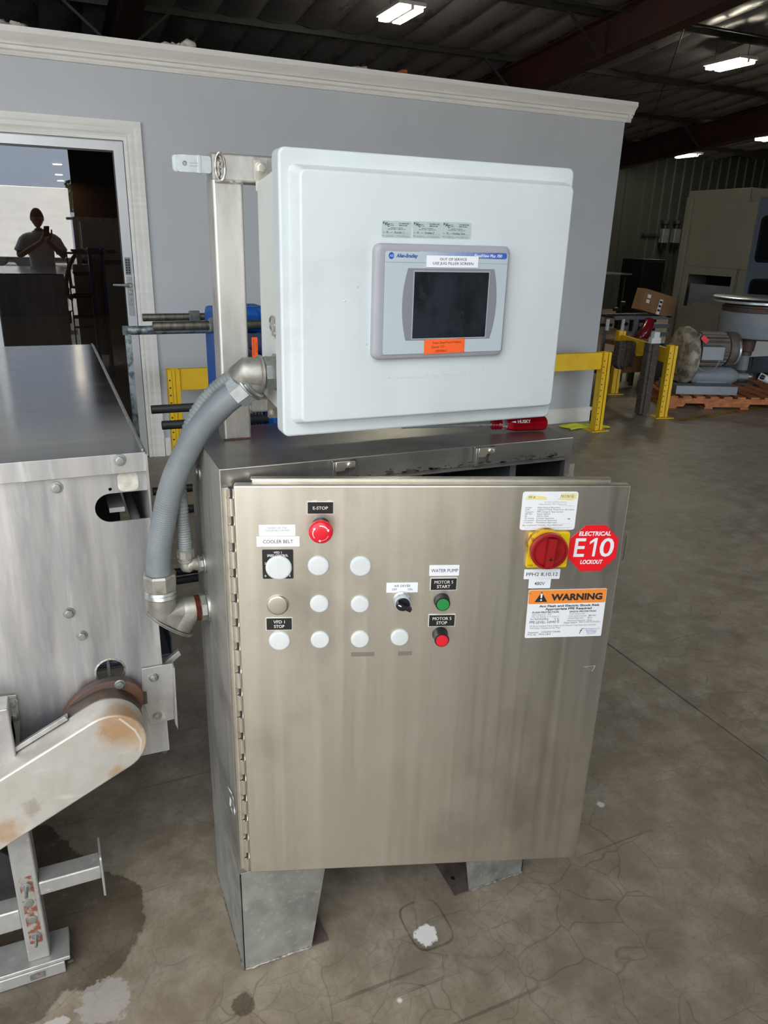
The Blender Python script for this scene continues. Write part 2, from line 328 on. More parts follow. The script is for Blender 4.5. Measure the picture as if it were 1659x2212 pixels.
    def text(s, st, a, b, h, c, mt, width=None, al='c', shear=0, bold=0, rot=0, res=3, depth=None):
        """cap height h; anchored at (a,b) = baseline centre/left"""
        vs, fs = textgeo(st, shear, bold, res)
        if not vs: return s
        x0 = min(v[0] for v in vs); x1 = max(v[0] for v in vs)
        sy = h/.70; sx = sy if width is None else width/max(x1-x0, 1e-6)
        off = {'c': (x0+x1)/2, 'l': x0, 'r': x1}[al]
        cr_, sr = cos(rot), sin(rot)
        return s.add([(a+((v[0]-off)*sx)*cr_-v[1]*sy*sr, b+((v[0]-off)*sx)*sr+v[1]*sy*cr_, c+v[2]*sy) for v in vs], fs, mt)
    def build(s, name, parent=None, bevel=0, label=None, kind=None, angle=35, seg=2, org=None):
        root = parent
        M = parent.matrix_world.inverted() if parent else Matrix()
        if parent is None:
            mn = [min(p[i] for p in s.v) for i in range(3)]; mx = [max(p[i] for p in s.v) for i in range(3)]
            org = V(org) if org is not None else V(((mn[0]+mx[0])/2, (mn[1]+mx[1])/2, mn[2])); M = Matrix.Translation(-org)
        me = bpy.data.meshes.new(name); me.from_pydata([M @ p for p in s.v], [], s.f)
        for mt in s.ms: me.materials.append(mt)
        me.polygons.foreach_set('material_index', s.mi)
        bm = bmesh.new(); bm.from_mesh(me); bmesh.ops.recalc_face_normals(bm, faces=bm.faces); bm.to_mesh(me); bm.free()
        me.polygons.foreach_set('use_smooth', [True]*len(me.polygons)); me.set_sharp_from_angle(angle=radians(angle)); me.update()
        o = bpy.data.objects.new(name, me); COL.objects.link(o)
        WN.append(o)
        if parent: o.parent = parent; o.matrix_world = parent.matrix_world.copy()
        else: o.matrix_world = Matrix.Translation(org)
        if bevel:
            bv = o.modifiers.new('bevel', 'BEVEL'); bv.width = bevel; bv.segments = seg; bv.limit_method = 'ANGLE'; bv.angle_limit = radians(40); bv.harden_normals = False
        if label: o['label'] = label
        if kind: o['kind'] = kind
        return o

def rr(a0, a1, b0, b1, r, n=5):
    P = []
    for cx, cy, t in ((a1-r, b1-r, 0), (a0+r, b1-r, 90), (a0+r, b0+r, 180), (a1-r, b0+r, 270)):
        for k in range(n+1): q = radians(t+90*k/n); P.append((cx+r*cos(q), cy+r*sin(q)))
    return P
def circ(cx, cy, r, n=24, ry=None): return [(cx+r*cos(2*pi*k/n), cy+(ry or r)*sin(2*pi*k/n)) for k in range(n)]
def bez(pts, n=40):
    """Catmull-Rom through points"""
    P = [V(p) for p in pts]; P = [P[0]*2-P[1]] + P + [P[-1]*2-P[-2]]; out = []
    seg = len(P)-3
    for i in range(seg):
        a, b, c, d = P[i:i+4]
        for k in range(n//seg):
            t = k/(n//seg); out.append(.5*((2*b)+(c-a)*t+(2*a-5*b+4*c-d)*t*t+(3*b-a-3*c+d)*t**3))
    out.append(P[-2]); return out

def thing(name, label, cat, loc=(0, 0, 0), rot=0, group=None):
    o = bpy.data.objects.new(name, None); COL.objects.link(o); o.empty_display_size = .05
    o.matrix_world = Matrix.Translation(V(loc)) @ Matrix.Rotation(rot, 4, 'Z')
    return tag(o, label, cat, group)
def tag(o, label, cat, group=None):
    o['label'] = label; o['category'] = cat
    if group: o['group'] = group
    return o
def struct(o): o['kind'] = 'structure'; return o
def dup(o, loc, label, parent=None):
    r = o.copy(); COL.objects.link(r)
    if parent is None: r.location = loc; r['label'] = label
    for ch in [c for c in bpy.data.objects if c.parent == o]:
        c = ch.copy(); COL.objects.link(c); c.parent = r
        for g in [g for g in bpy.data.objects if g.parent == ch]:
            d = g.copy(); COL.objects.link(d); d.parent = c
    return r

# ================================================================== THE SETTING
WY, XR, ZT = 4.385, 4.39, 2.70           # office front wall plane, its right corner, its height
XL = -3.4
FW = 15.0; EAVE = 3.72; SLP = .086       # far wall, eave height, roof slope
def roofz(y): return EAVE + SLP*(FW-y)
BY = -1.9; JX = .14                      # bay wall and the right jamb of its opening

fl = struct(MB().box(-9, 22, -2.05, FW, -.30, -.045, FLOOR).build('floor', org=(0, 0, 0)))
for x0, x1 in ((-9, -4.2), (-4.2, 1.775), (1.775, 7.75), (7.75, 13.7), (13.7, 22)):
    for y0, y1 in ((-2.05, 3.2), (3.2, 9.2), (9.2, FW)):
        MB().box(x0+.003, x1-.003, y0+.003, y1-.003, -.05, 0, FLOOR).build('slab', fl, bevel=.002, seg=1)
jt = MB()
for x in (-4.2, 1.775, 7.75, 13.7): jt.box(x-.0035, x+.0035, -2.05, FW, -.05, -.006, BLACKM)
jt.build('joint_filler', fl)
struct(MB().box(-40, 40, -60, -2.05, -.3, -.01, ASPH).build('ground_outside'))

# office front wall with its door opening
DX0, DX1, DZ = -.60, .335, 2.135
w1 = MB(); w1.box(XL, DX0, WY, WY+.12, 0, ZT, WALL); w1.box(DX1, XR, WY, WY+.12, 0, ZT, WALL); w1.box(DX0, DX1, WY, WY+.12, DZ, ZT, WALL)
struct(w1.build('wall_office'))
struct(MB().box(XR-.12, XR, WY+.12, 14.9, 0, ZT, WALL).build('wall_office_right'))
struct(MB().box(XL, XR-.12, WY+.12, 14.9, ZT-.30, ZT-.02, OFFC).build('ceiling_office'))
struct(MB().box(XL, XR-.12, 14.8, 14.9, 0, 2.4, OFFI).build('wall_office_back'))
struct(MB().box(XL, XL+.1, WY+.12, 14.8, 0, 2.4, OFFI).build('wall_office_left'))

def molding(name, prof, x0, x1, fr_fn, mt):
    """profile [(out, up)] swept along a line"""
    mb = MB(); n = len(prof); vs = [fr_fn(x0, o, u) for o, u in prof] + [fr_fn(x1, o, u) for o, u in prof]
    mb.add(vs, [tuple(range(n)), tuple(reversed(range(n, 2*n)))] + [(i, (i+1) % n, (i+1) % n+n, i+n) for i in range(n)], mt)
    return mb.build(name)
crown = [(0, 2.555), (.012, 2.555), (.02, 2.572), (.016, 2.578), (.03, 2.588), (.034, 2.606), (.046, 2.612), (.05, 2.63), (.075, 2.662), (.082, 2.668), (.082, 2.70), (0, 2.70)]
struct(molding('trim_crown', crown, XL, XR+.05, lambda x, o, u: (x, WY-o, u), TRIM))
struct(molding('trim_crown_side', crown, WY-.05, 12, lambda y, o, u: (XR+o*.6, y, u), TRIM))
base = [(0, 0), (.02, 0), (.02, .105), (.014, .12), (.006, .135), (0, .135)]
struct(molding('baseboard_office', base, DX1+.12, XR+.02, lambda x, o, u: (x, WY-o, u), TRIM))
struct(molding('baseboard_office_side', base, WY-.02, 12, lambda y, o, u: (XR+o, y, u), TRIM))
cas = [(0, 0), (.016, 0), (.02, .02), (.014, .03), (.024, .045), (.02, .07), (.03, .085), (.03, .115), (0, .115)]
def casing(mt):
    mb = MB(); n = len(cas)
    for path in (((DX1, 0), (DX1, DZ), (DX0, DZ), (DX0, 0)),):
        rows = []
        for (o, q) in cas:
            rows.append([(DX1+q, WY-o, 0), (DX1+q, WY-o, DZ+q), (DX0-q, WY-o, DZ+q), (DX0-q, WY-o, 0)])
        vs = [r[i] for i in range(4) for r in rows]
        fs = [(i*n+k, i*n+(k+1) % n, (i+1)*n+(k+1) % n, (i+1)*n+k) for i in range(3) for k in range(n)] + [tuple(range(n)), tuple(reversed(range(3*n, 4*n)))]
        mb.add(vs, fs, mt)
    return mb
struct(casing(TRIM).build('trim_door'))

# glazed door, a hair ajar
dfr = Fr((DX1-.004, WY-.012, 0), (-cos(.0105), sin(.0105), 0), (0, 0, 1), (-sin(.0105), -cos(.0105), 0))
dl = MB(dfr)     # a runs left from the lock edge
dw = .925
hole = [(.062, .10), (dw-.062, .10), (dw-.062, 2.072), (.062, 2.072)]
dl.prism([(0, .008), (dw, .008), (dw, 2.128), (0, 2.128)], -.045, 0, DOORA, holes=[hole])
door = struct(dl.build('door_1', bevel=.002))
MB(dfr).box(.058, dw-.058, .096, 2.076, -.026, -.022, GLASS).build('pane', door)
g = MB(dfr)
for a0, a1, b0, b1 in ((.058, .068, .10, 2.072), (dw-.068, dw-.058, .10, 2.072), (.068, dw-.068, 2.062, 2.072), (.068, dw-.068, .10, .11)): g.box(a0, a1, b0, b1, -.03, -.012, BLACKP)
g.build('glazing_bead', door)
k = MB(dfr); k.rrect(.018, .052, 1.30, 1.415, 0, .014, .004, SHEET)
for r in range(6):
    for c_ in range(2): k.box(.0215+c_*.016, .0325+c_*.016, 1.31+r*.0165, 1.3215+r*.0165, .013, .017, BLACKP)
k.build('keypad', door)
k = MB(dfr); k.rrect(.016, .05, 1.10, 1.29, 0, .01, .004, ZINC); k.lathe((.033, 1.235, .01), (0, 0, 1), [(.016, 0), (.016, .012), (.011, .016), (.011, .045)], ZINC)
k.sweep([(.033, 1.235, .045), (.06, 1.235, .05), (.145, 1.237, .047)], [.010, .0095, .008], ZINC, 10)
k.lathe((.033, 1.185, .01), (0, 0, 1), [(.015, 0), (.014, .008), (.006, .009)], ZINC); k.rrect(.018, .048, 1.03, 1.10, 0, .012, .004, GREYP)
k.build('handle', door, bevel=.001)
struct(MB().box(DX0, DX1, WY+.02, WY+.12, 2.131, 2.137, DOORA).build('trim_door_frame'))

# office: downlights, desk and shelving seen through the glass
for i, y in enumerate((8.1, 10.5, 12.7, 14.4)):
    zc = 2.4; x = (.03, .10, .17, .24)[i]
    t = thing('downlight', ['recessed round ceiling light nearest the glass door inside the office', 'second recessed round ceiling light inside the office', 'third recessed round ceiling light inside the office', 'farthest recessed round ceiling light inside the office'][i], 'light', (x, y, zc-.03), 0, 'downlights in a row in the office ceiling')
    MB().lathe((x, y, zc-.012), (0, 0, 1), [(.055, 0), (.066, .006), (.066, .012)], TRIM, 24).build('ring', t)
    MB().lathe((x, y, zc-.016), (0, 0, 1), [(.054, 0), (.054, .006)], DOWNL, 24).build('lens', t)
t = thing('bookcase', 'dark brown cabinet standing inside the office behind the glass', 'cabinet', (.95, 6.3, 0))
MB().box(.55, 1.35, 6.1, 6.5, 0, 2.1, OFFI).build('carcass', t, bevel=.004)
for i in range(2): MB().box(.56+.395*i, .945+.395*i, 6.085, 6.1, .05, 2.05, MOTOR).build('door', t, bevel=.003)

# far and side walls, bay wall with its wide opening, roof
def corr(name, x0, x1, y, z1, step=.305):
    mb = MB(); pts = []; x = x0
    while x < x1: pts += [(x, 0), (x+.03, .03), (x+.06, .03), (x+.09, 0)]; x += step
    pts.append((x1, 0)); n = len(pts)
    vs = [(p[0], y-p[1], 0) for p in pts] + [(p[0], y-p[1], z1) for p in pts]
    mb.add(vs, [(i, i+1, i+1+n, i+n) for i in range(n-1)], CORR); mb.box(x0, x1, y+.002, y+.1, 0, z1, CORR); return struct(mb.build(name))
corr('wall_far', XR-.2, 22, FW-.01, EAVE+.22)
struct(MB().box(-9, XR-.2, FW, FW+.1, 0, EAVE+.3, CORR).build('wall_far_left'))
for nm, x in (('wall_right', 22), ('wall_left', -9.1)):
    struct(MB(Fr((x, 0, 0), (0, 1, 0), (0, 0, 1))).prism([(-2.05, 0), (FW, 0), (FW, roofz(FW)+.2), (-2.05, roofz(-2.05)+.2)], 0, .1, CORR).build(nm))
bw = MB(); bw.box(-9, -8, BY-.15, BY, 0, roofz(BY)+.1, CORR); bw.box(JX, 3.0, BY-.15, BY, 0, roofz(BY)+.1, CORR); bw.box(7.2, 22, BY-.15, BY, 0, roofz(BY)+.1, CORR); bw.box(3.0, 7.2, BY-.15, BY, 3.0, roofz(BY)+.1, CORR); bw.box(-8, JX, BY-.15, BY, 4.85, roofz(BY)+.1, CORR)
struct(bw.build('wall_bay'))
struct(MB().box(JX-.02, JX+.10, BY-.02, BY+.03, 0, 4.85, RAFT).build('trim_bay_jamb'))

rf = MB(); rf.add([(-9.2, -2.3, roofz(-2.3)+.14), (22.2, -2.3, roofz(-2.3)+.14), (22.2, FW+.2, roofz(FW+.2)+.14), (-9.2, FW+.2, roofz(FW+.2)+.14),
    (-9.2, -2.3, roofz(-2.3)+.2), (22.2, -2.3, roofz(-2.3)+.2), (22.2, FW+.2, roofz(FW+.2)+.2), (-9.2, FW+.2, roofz(FW+.2)+.2)],
    [(0, 1, 2, 3), (7, 6, 5, 4), (0, 4, 5, 1), (1, 5, 6, 2), (2, 6, 7, 3), (3, 7, 4, 0)], ROOFV)
ceil_ = struct(rf.build('ceiling'))
PY0, PDY, PW = 3.85, 2.0, .52
def panel_mesh(seed):
    rnd = random.Random(seed); nx, ny = 8, 20; vs = []; fs = []
    ph = rnd.random()*6; k1 = rnd.uniform(.004, .009)
    for j in range(ny+1):
        for i in range(nx+1):
            u, v = i/nx, j/ny
            sag = .085*(sin(pi*u)**.6)*(sin(pi*v)**.35)
            wr = k1*sin(pi*u)*(sin(v*23+ph+u*4)+.6*sin(v*41+ph*2-u*5))*.5
            vs.append((u*PW, v*PDY, .06-sag+wr - SLP*v*PDY))
    for j in range(ny):
        for i in range(nx): a = j*(nx+1)+i; fs.append((a, a+1, a+nx+2, a+nx+1))
    me = bpy.data.meshes.new('blanket_panel'); me.from_pydata(vs, [], fs); me.materials.append(ROOFV)
    me.polygons.foreach_set('use_smooth', [True]*len(fs)); return me
PM = [panel_mesh(i) for i in range(6)]
for j in range(6):
    for i in range(35):
        o = bpy.data.objects.new('blanket_panel', PM[(i*5+j*3) % 6]); COL.objects.link(o)
        y = PY0+PDY*j; o.parent = ceil_; o.matrix_world = Matrix.Translation((-2+PW*i, y, roofz(y)))
for j in range(-3, 7):
    y = PY0+PDY*j
    if y > FW: continue
    MB().box(-9, 22, y-.035, y+.035, roofz(y)-.03, roofz(y)+.13, RAFT if j < 0 else BLACKM).build('purlin', ceil_)
def rafter(x, name):
    mb = MB(); y0, y1 = BY, FW-.02
    for (h0, h1, wd) in ((-.50, -.48, .11), (-.48, -.05, .006), (-.05, -.03, .11)):
        mb.add([(x+sx*wd, y, roofz(y)+h) for y in (y0, y1) for sx in (-1, 1) for h in (h0, h1)],
               [(0, 1, 3, 2), (4, 6, 7, 5), (0, 4, 5, 1), (2, 3, 7, 6), (0, 2, 6, 4), (1, 5, 7, 3)], RAFT)
    return struct(mb.build(name))
rafter(.95, 'trim_rafter_1'); rafter(6.75, 'trim_rafter_2'); rafter(12.55, 'trim_rafter_3'); rafter(18.3, 'trim_rafter_4')
for x in (.95, 6.75, 12.55):       # flange braces from rafter foot to purlin
    for j in range(0, 5):
        y = PY0+PDY*j
        for s_ in (-1, 1): MB().sweep([(x+s_*.1, y-.05, roofz(y)-.46), (x+s_*.62, y-.02, roofz(y)-.02)], .022, BLACKM, 4).build('brace', ceil_)
for a, b in (((7.0, 6.6), (12.4, 13.4)), ((12.4, 6.0), (7.0, 13.6))):
    MB().sweep([(a[0], a[1], roofz(a[1])-.12), (b[0], b[1], roofz(b[1])-.12)], .009, BLACKM, 6).build('brace_rod', ceil_)
MB().sweep([(-2, 7.4, roofz(7.4)-.1), (16, 7.4, roofz(7.4)-.1)], .016, BLACKM, 8).build('pipe', ceil_)

# high-bay lamps
for i, (px, py, y) in enumerate(((865, 33, 7.9), (1576, 142, 7.9), (1668, 300, 11.3), (1483, 338, 13.3))):
    p = Yp(px, py, y)
    t = thing('high_bay_lamp', ['twin tube high bay lamp hanging above the office roof', 'twin tube high bay lamp hanging right of the red rafter', 'high bay lamp cut off by the right edge of the photo', 'small far high bay lamp near the top of the far wall'][i], 'lamp', p, 0, 'high bay lamps under the roof')
    h = MB(); h.box(p.x-.17, p.x+.17, p.y-.33, p.y+.33, p.z+.03, p.z+.07, LAMPW); h.box(p.x-.02, p.x+.02, p.y-.33, p.y+.33, p.z-.01, p.z+.03, LAMPW); h.build('housing', t, bevel=.004)
    for s_ in ((-1, 1) if i < 3 else (0,)): MB().box(p.x+s_*.09-.055, p.x+s_*.09+.055, p.y-.31, p.y+.31, p.z-.015, p.z+.028, TUBE).build('tube', t, bevel=.01)
    for s_ in (-1, 1): MB().cyl((p.x, p.y+s_*.3, p.z+.07), (p.x, p.y+s_*.3, roofz(p.y+s_*.3)+.03), .004, BLACKM, 6).build('hanger', t)

# torn insulation and an orange block on the office roof edge
for i, (px, py, r, lb) in enumerate(((8, 52, .10, 'brown scrap of insulation on the office roof above the door'), (287, 88, .045, 'small pale scrap of insulation on the crown moulding'), (380, 92, .10, 'large fluffy pale clump of torn insulation on the crown moulding'), (425, 103, .06, 'low pale scrap of insulation right of the largest clump'), (345, 92, .05, 'pointed pale scrap of insulation left of the largest clump'), (770, 147, .07, 'yellowish scrap of insulation beside the orange block on the office roof'), (600, 130, .035, 'tiny pale scrap of insulation midway along the crown moulding'))):
    p = Yp(px, py, 4.5); rnd = random.Random(i); mb = MB(); n = 10
    p.z = 2.70
    for q in range(7 if r > .06 else 3):
        c = V((p.x+rnd.uniform(-1, 1)*r*(1.1 if r > .06 else .4), p.y+rnd.uniform(-.4, .4)*r, 2.70+r*.25)); s = r*rnd.uniform(.35, .6)
        vs = []
        for _ in range(26):
            d = V((rnd.gauss(0, 1), rnd.gauss(0, 1), rnd.gauss(0, 1))).normalized()*s*rnd.uniform(.7, 1.2); d.z = max(d.z*.8, -r*.25); vs.append(c+d)
        mb.hull(vs, PINK)
    tag(mb.build('insulation_scrap', angle=80), lb, 'insulation', 'torn insulation scraps on the office roof')
p = Yp(862, 160, 4.6)
tag(MB(Fr((p.x, 4.6, 2.70))).prism([(-.07, 0), (.07, 0), (.07, .085), (.03, .085), (-.07, .02)], -.14, 0, mat('orange_wood', 'a3562a', '8a4520', (10, 10, 10), rough=.7)).build('wooden_block', bevel=.003), 'orange wooden block lying on the office roof edge', 'block')

# outside: trailer, tree
t = thing('trailer', 'long white box trailer parked outside, mirrored in the glass door', 'trailer', (-8, -26, -.01))
MB().box(-15.5, .45, -27.5, -25, .45, 3.12, TRAIL).build('body', t, bevel=.03)
sk = MB(); sk.box(-15.4, .4, -27.4, -25.1, .25, .45, BLACKM); sk.build('chassis', t)
for x in (-1.4, -2.6):
    for y in (-25.15, -27.35): MB().lathe((x, y-.14, .50), (0, 1, 0), [(.3, 0), (.5, .03), (.51, .25), (.3, .28)], RUBBER, 24).build('wheel', t)
for x in (-12, -11.7): MB().box(x, x+.12, -25.4, -25.25, -.01, .8, BLACKM).build('leg', t)
t = thing('tree', 'leafy green tree outside beyond the trailer, seen in the door reflection', 'tree', (1.3, -29, -.01))
MB().sweep([(1.3, -29, -.01), (1.35, -29, 1.5), (1.2, -29, 3.0)], [.16, .12, .06], BARK, 8).build('trunk', t)
rnd = random.Random(3); lf = MB()
for _ in range(900):
    d = V((rnd.gauss(0, 1), rnd.gauss(0, 1), rnd.gauss(0, 1))).normalized()*rnd.uniform(.5, 1)**.5; c = V((1.3, -29, 2.9))+V((d.x*1.1, d.y*1.1, d.z*.95)); a = V((rnd.gauss(0, 1), rnd.gauss(0, 1), rnd.gauss(0, 1))).normalized()*.11; b = a.orthogonal().normalized()*.07
    lf.add([c-a, c+b, c+a, c-b], [(0, 1, 2, 3)], LEAF)
o = lf.build('foliage', t); o['kind'] = 'stuff'

# ================================================================== CONTROL CABINET
W, H, D, L = .7525, .9144, .302, .2864
T = L+H
cab = thing('control_cabinet', 'stainless steel electrical control cabinet on two short legs with its door ajar', 'cabinet', (W/2, D/2, 0))
b = MB()
c3 = lambda x, y, z: (x, y, z)
O_ = [(0, L), (W, L), (W, T), (0, T)]; I_ = [(.004, L+.004), (W-.004, L+.004), (W-.004, T-.004), (.004, T-.004)]; Hh = [(.032, L+.035), (W-.022, L+.035), (W-.022, T-.042), (.032, T-.042)]
vs = [(x, 0, z) for x, z in O_]+[(x, D, z) for x, z in O_]+[(x, .003, z) for x, z in I_]+[(x, D-.004, z) for x, z in I_]+[(x, 0, z) for x, z in Hh]+[(x, .003, z) for x, z in Hh]
b.add(vs, [(4, 5, 6, 7), (3, 2, 6, 7), (0, 4, 5, 1), (1, 5, 6, 2)], DARKSTEEL); base_ = 0
b.f.append([0, 3, 7, 4]); b.mi.append(b.m(SIDESTEEL))
for k in range(4):
    n2 = (k+1) % 4
    for f in ((k, n2, 16+n2, 16+k), (16+k, 16+n2, 20+n2, 20+k), (20+k, 20+n2, 8+n2, 8+k), (8+k, 8+n2, 12+n2, 12+k)): b.f.append(list(f)); b.mi.append(b.m(DARKSTEEL))
b.f.append([12, 13, 14, 15]); b.mi.append(b.m(DARKSTEEL))
b.build('body', cab, bevel=.0025)
b = MB(); a0, a1, z0, z1 = .030, W-.022, L+.033, T-.042     # drip lip around the opening
b.box(a0, a1, -.014, .002, z1-.003, z1, DARKSTEEL); b.box(a0, a1, -.014, .002, z0, z0+.003, DARKSTEEL); b.box(a1-.003, a1, -.014, .002, z0, z1, DARKSTEEL)
b.build('opening_lip', cab, bevel=.001)
rnd = random.Random(5); gr = MB()
for i in range(70):
    x = rnd.uniform(.25, .72); s = rnd.uniform(.0015, .005); z = z1+.001+abs(rnd.gauss(0, .004))
    gr.box(x, x+s*rnd.uniform(1, 3), -.0012, .0002, z, z+s*.6, mat('dark_grime', '3d352c', rough=.8))
o = gr.build('grime', cab); o['kind'] = 'stuff'
# inner back panel with gear seen through the gap
bp = MB().box(.06, W-.17, D-.03, D-.026, L+.07, T-.06, SHEET).build('back_panel', cab)
for i, (x, wd, h) in enumerate(((.20, .05, .10), (.27, .05, .10), (.35, .035, .08), (.40, .035, .08), (.47, .05, .11), (.30, .09, .2))):
    zt = T-.09 if i < 5 else T-.3
    q = MB(); q.box(x, x+wd, D-.075, D-.03, zt-h, zt, (BLACKP, SHEET)[i % 2]); q.box(x+wd*.2, x+wd*.8, D-.082, D-.075, zt-h*.7, zt-h*.3, GREYP if i % 2 == 0 else BLACKP); q.build('breaker', bp, bevel=.002)
for i in range(7): MB().box(.36+.015*i, .373+.015*i, D-.07, D-.03, T-.24, T-.19, GREYP if i % 3 else YEL).build('terminal', bp)
for i in range(6):
    x = .34+.022*i; MB().sweep(bez([(x, D-.06, T-.19), (x+.02, D-.09, T-.13), (x-.02+.01*i, D-.08, T-.10), (x+.05, D-.05, T-.12)], 18), .0035, BLACKM, 6).build('wire', bp)
MB().box(.62, .635, .03, D-.02, L+.05, T-.06, SHEET).build('wire_duct', cab)
for i in range(5): MB().box(.575, .61, D-.065, D-.03, T-.12-.09*i, T-.06-.09*i, BLACKP).build('relay', bp, bevel=.002)
# clamps on the top flange and right side
def clamp(p, n, side=0):
    c = MB(Fr(p, (1, 0, 0) if not side else (0, -1, 0), (0, 0, 1), (0, -1, 0) if not side else (1, 0, 0)))
    c.box(-.024, -.018, -.025, .012, 0, .012, DARKSTEEL); c.box(-.024, .024, .006, .013, 0, .0025, DARKSTEEL); c.box(.012, .024, -.018, .012, 0, .0025, DARKSTEEL)
    c.prism([(-.02, -.006), (-.004, -.006), (0, .0), (.018, .0), (.018, .013), (-.02, .013)], .012, .0145, STEEL)
    c.lathe((.008, .006, .0145), (0, 0, 1), [(.0065, 0), (.006, .003), (.003, .004)], STEEL, 14)
    return c.build('clamp', cab, bevel=.0008, seg=1)
for px, py in ((741, 1006), (1044, 976)): q = Yp(px, py, 0); clamp((q.x, -.002, q.z), 0)
q = Yp(1243, 1028, .02); clamp((W, .012, q.z-.005), 0, 1)
MB().box(W-.002, W+.012, .0, .004, T-.13, T-.06, STEEL).build('side_flange', cab, bevel=.001)
# round grommet on the left side
q = Xp(430, 1021, 0); MB().lathe((0, q.y, q.z), (-1, 0, 0), [(.017, 0), (.017, .003), (.012, .004), (.011, .001)], ZINC, 20).build('hole_plug', cab)
# white paint marks on the left side low down
pm = MB(Fr((0, 0, 0), (0, -1, 0), (0, 0, 1), (-1, 0, 0)))
for pts in (((494, 1702), (503, 1716), (505, 1728)), ((499, 1724), (498, 1742), (503, 1752)), ((504, 1733), (508, 1747), (507, 1756))):
    P = [Xp(x, y, 0) for x, y in pts]
    for a, c in zip(P, P[1:]):
        pm.add([(-a.y-.007, a.z, .0008), (-a.y+.007, a.z, .0008), (-c.y+.007, c.z, .0008), (-c.y-.007, c.z, .0008)], [(0, 1, 2, 3)], PAPER)
pm.build('paint_mark', cab, label='white hand-painted mark')

# legs: side plate, tapered front gusset and inturned foot flange
for s_, x0 in ((1, 0), (-1, W)):
    lg = MB(); lg.box(min(x0, x0+s_*.004), max(x0, x0+s_*.004), 0, D, 0, L, GALV)
    f0 = Fr((x0, 0, 0), (s_, 0, 0), (0, 0, 1), (0, -1, 0))
    lo = lg.build('leg', cab, bevel=.001)
    for c_ in (0, -D+.004): MB(f0).prism([(0, 0), (.162, 0), (.204, L), (0, L)], c_-.004, c_, GALV).build('gusset', lo, bevel=.001)
    MB(f0).prism([(0, .0005), (.204, .0005), (.204, .0045), (0, .0045)], -D, 0, mat('rusty_foot', '7c716c', '5b4a42', (20, 20, 20), rough=.6, metal=.5, dirt=[('a56b3c', (10, 10, 10), .55, .7, .6)])).build('foot_flange', lo)
    fh = MB()
    for y in (.05, .15, .25): fh.lathe((x0+s_*.183, y, .0045), (0, 0, 1), [(.006, 0), (.006, .0006)], DARK, 12)
    fh.build('bolt_hole', lo)
    wl = MB(); rnd = random.Random(2)
    pts = [(x0+s_*(.002+.16*i/22), -.001, .003+rnd.uniform(0, .003)) for i in range(23)]; wl.sweep(pts, [rnd.uniform(.0022, .004) for _ in pts], WELD, 6); wl.build('weld', lo); wl = MB()
    pts = [(x0, .002+.29*i/22, .003+rnd.uniform(0, .002)) for i in range(23)]; wl.sweep(pts, [rnd.uniform(.002, .0035) for _ in pts], WELD, 6)
    wl.build('weld', lo)

# ------------------------------------------------ door of the cabinet
TH = .3246
DF = Fr((.017, -.0289, .3126), (cos(TH), -sin(TH), 0), (0, 0, 1), (-sin(TH), -cos(TH), 0))
dw, dh = .7112, .8655
d = MB(DF); d.box(0, dw, 0, dh, -.021, 0, STEEL)
dr = d.build('door', cab, bevel=.003, seg=3)
d = MB(DF); d.box(.03, dw-.03, .02, dh+.006, -.030, -.021, STEEL); d.box(.028, dw-.03, dh+.004, dh+.007, -.034, -.018, STEEL); d.build('gasket_channel', dr, bevel=.0015)
hg = MB(); hx = .012
ff = Fr((hx, -.006, 0), (1, 0, 0), (0, 0, 1), (0, -1, 0))
hl = MB(ff); hl.box(-.010, .001, L+.02, T-.033, -.004, .0, STEEL)
hl = hl.build('hinge_leaf', cab)
MB().cyl((hx+.004, -.0135, L+.02), (hx+.004, -.0135, T-.033), .0022, BLACKM, 8).build('hinge_pin', hl)
NK = 17; z0 = L+.02; dz = (T-.033-z0)/NK
kn = []
for i in range(NK):
    za = z0+dz*i
    q = MB(); q.cyl((hx+.004, -.0135, za+dz*.02), (hx+.004, -.0135, za+dz*.66), .0052, STEEL, 12); q.box(hx-.004, hx+.004, -.0135, -.006, za+dz*.02, za+dz*.66, STEEL)
    q.build('knuckle', hl, angle=50)
    MB().box(hx-.004, hx+.0005, -.012, -.0062, za+dz*.70, za+dz*.97, STEEL).build('knuckle', hl)
MB(DF).box(-.012, .002, .012, dh-.012, -.020, -.017, STEEL).build('door_hinge_leaf', dr)

def dpos(px, py, c=0): return DF.hit(px, py, c)
def blank(px, py, rpx, m=CAPW, name='hole_plug'):
    a, b_ = dpos(px, py, .003); a2, _ = dpos(px+rpx, py, .003); r = abs(a2-a)
    q = MB(DF); q.lathe((a, b_, 0), (0, 0, 1), [(r, 0), (r, .0022), (r*.93, .0042), (r*.8, .0048), (r*.3, .005)], m, 36); return q.build(name, dr, angle=60)
for px, py, r in ((602, 1227, 28.5), (688, 1223, 23), (779, 1224, 23), (690, 1305, 20.5), (778, 1306, 20), (604, 1385, 23), (691.5, 1383, 20.2), (778, 1382, 19.8), (864, 1378, 19.6)): blank(px, py, r)
blank(600, 1308, 23.5, STEEL).__setitem__('label', 'steel hole plug')

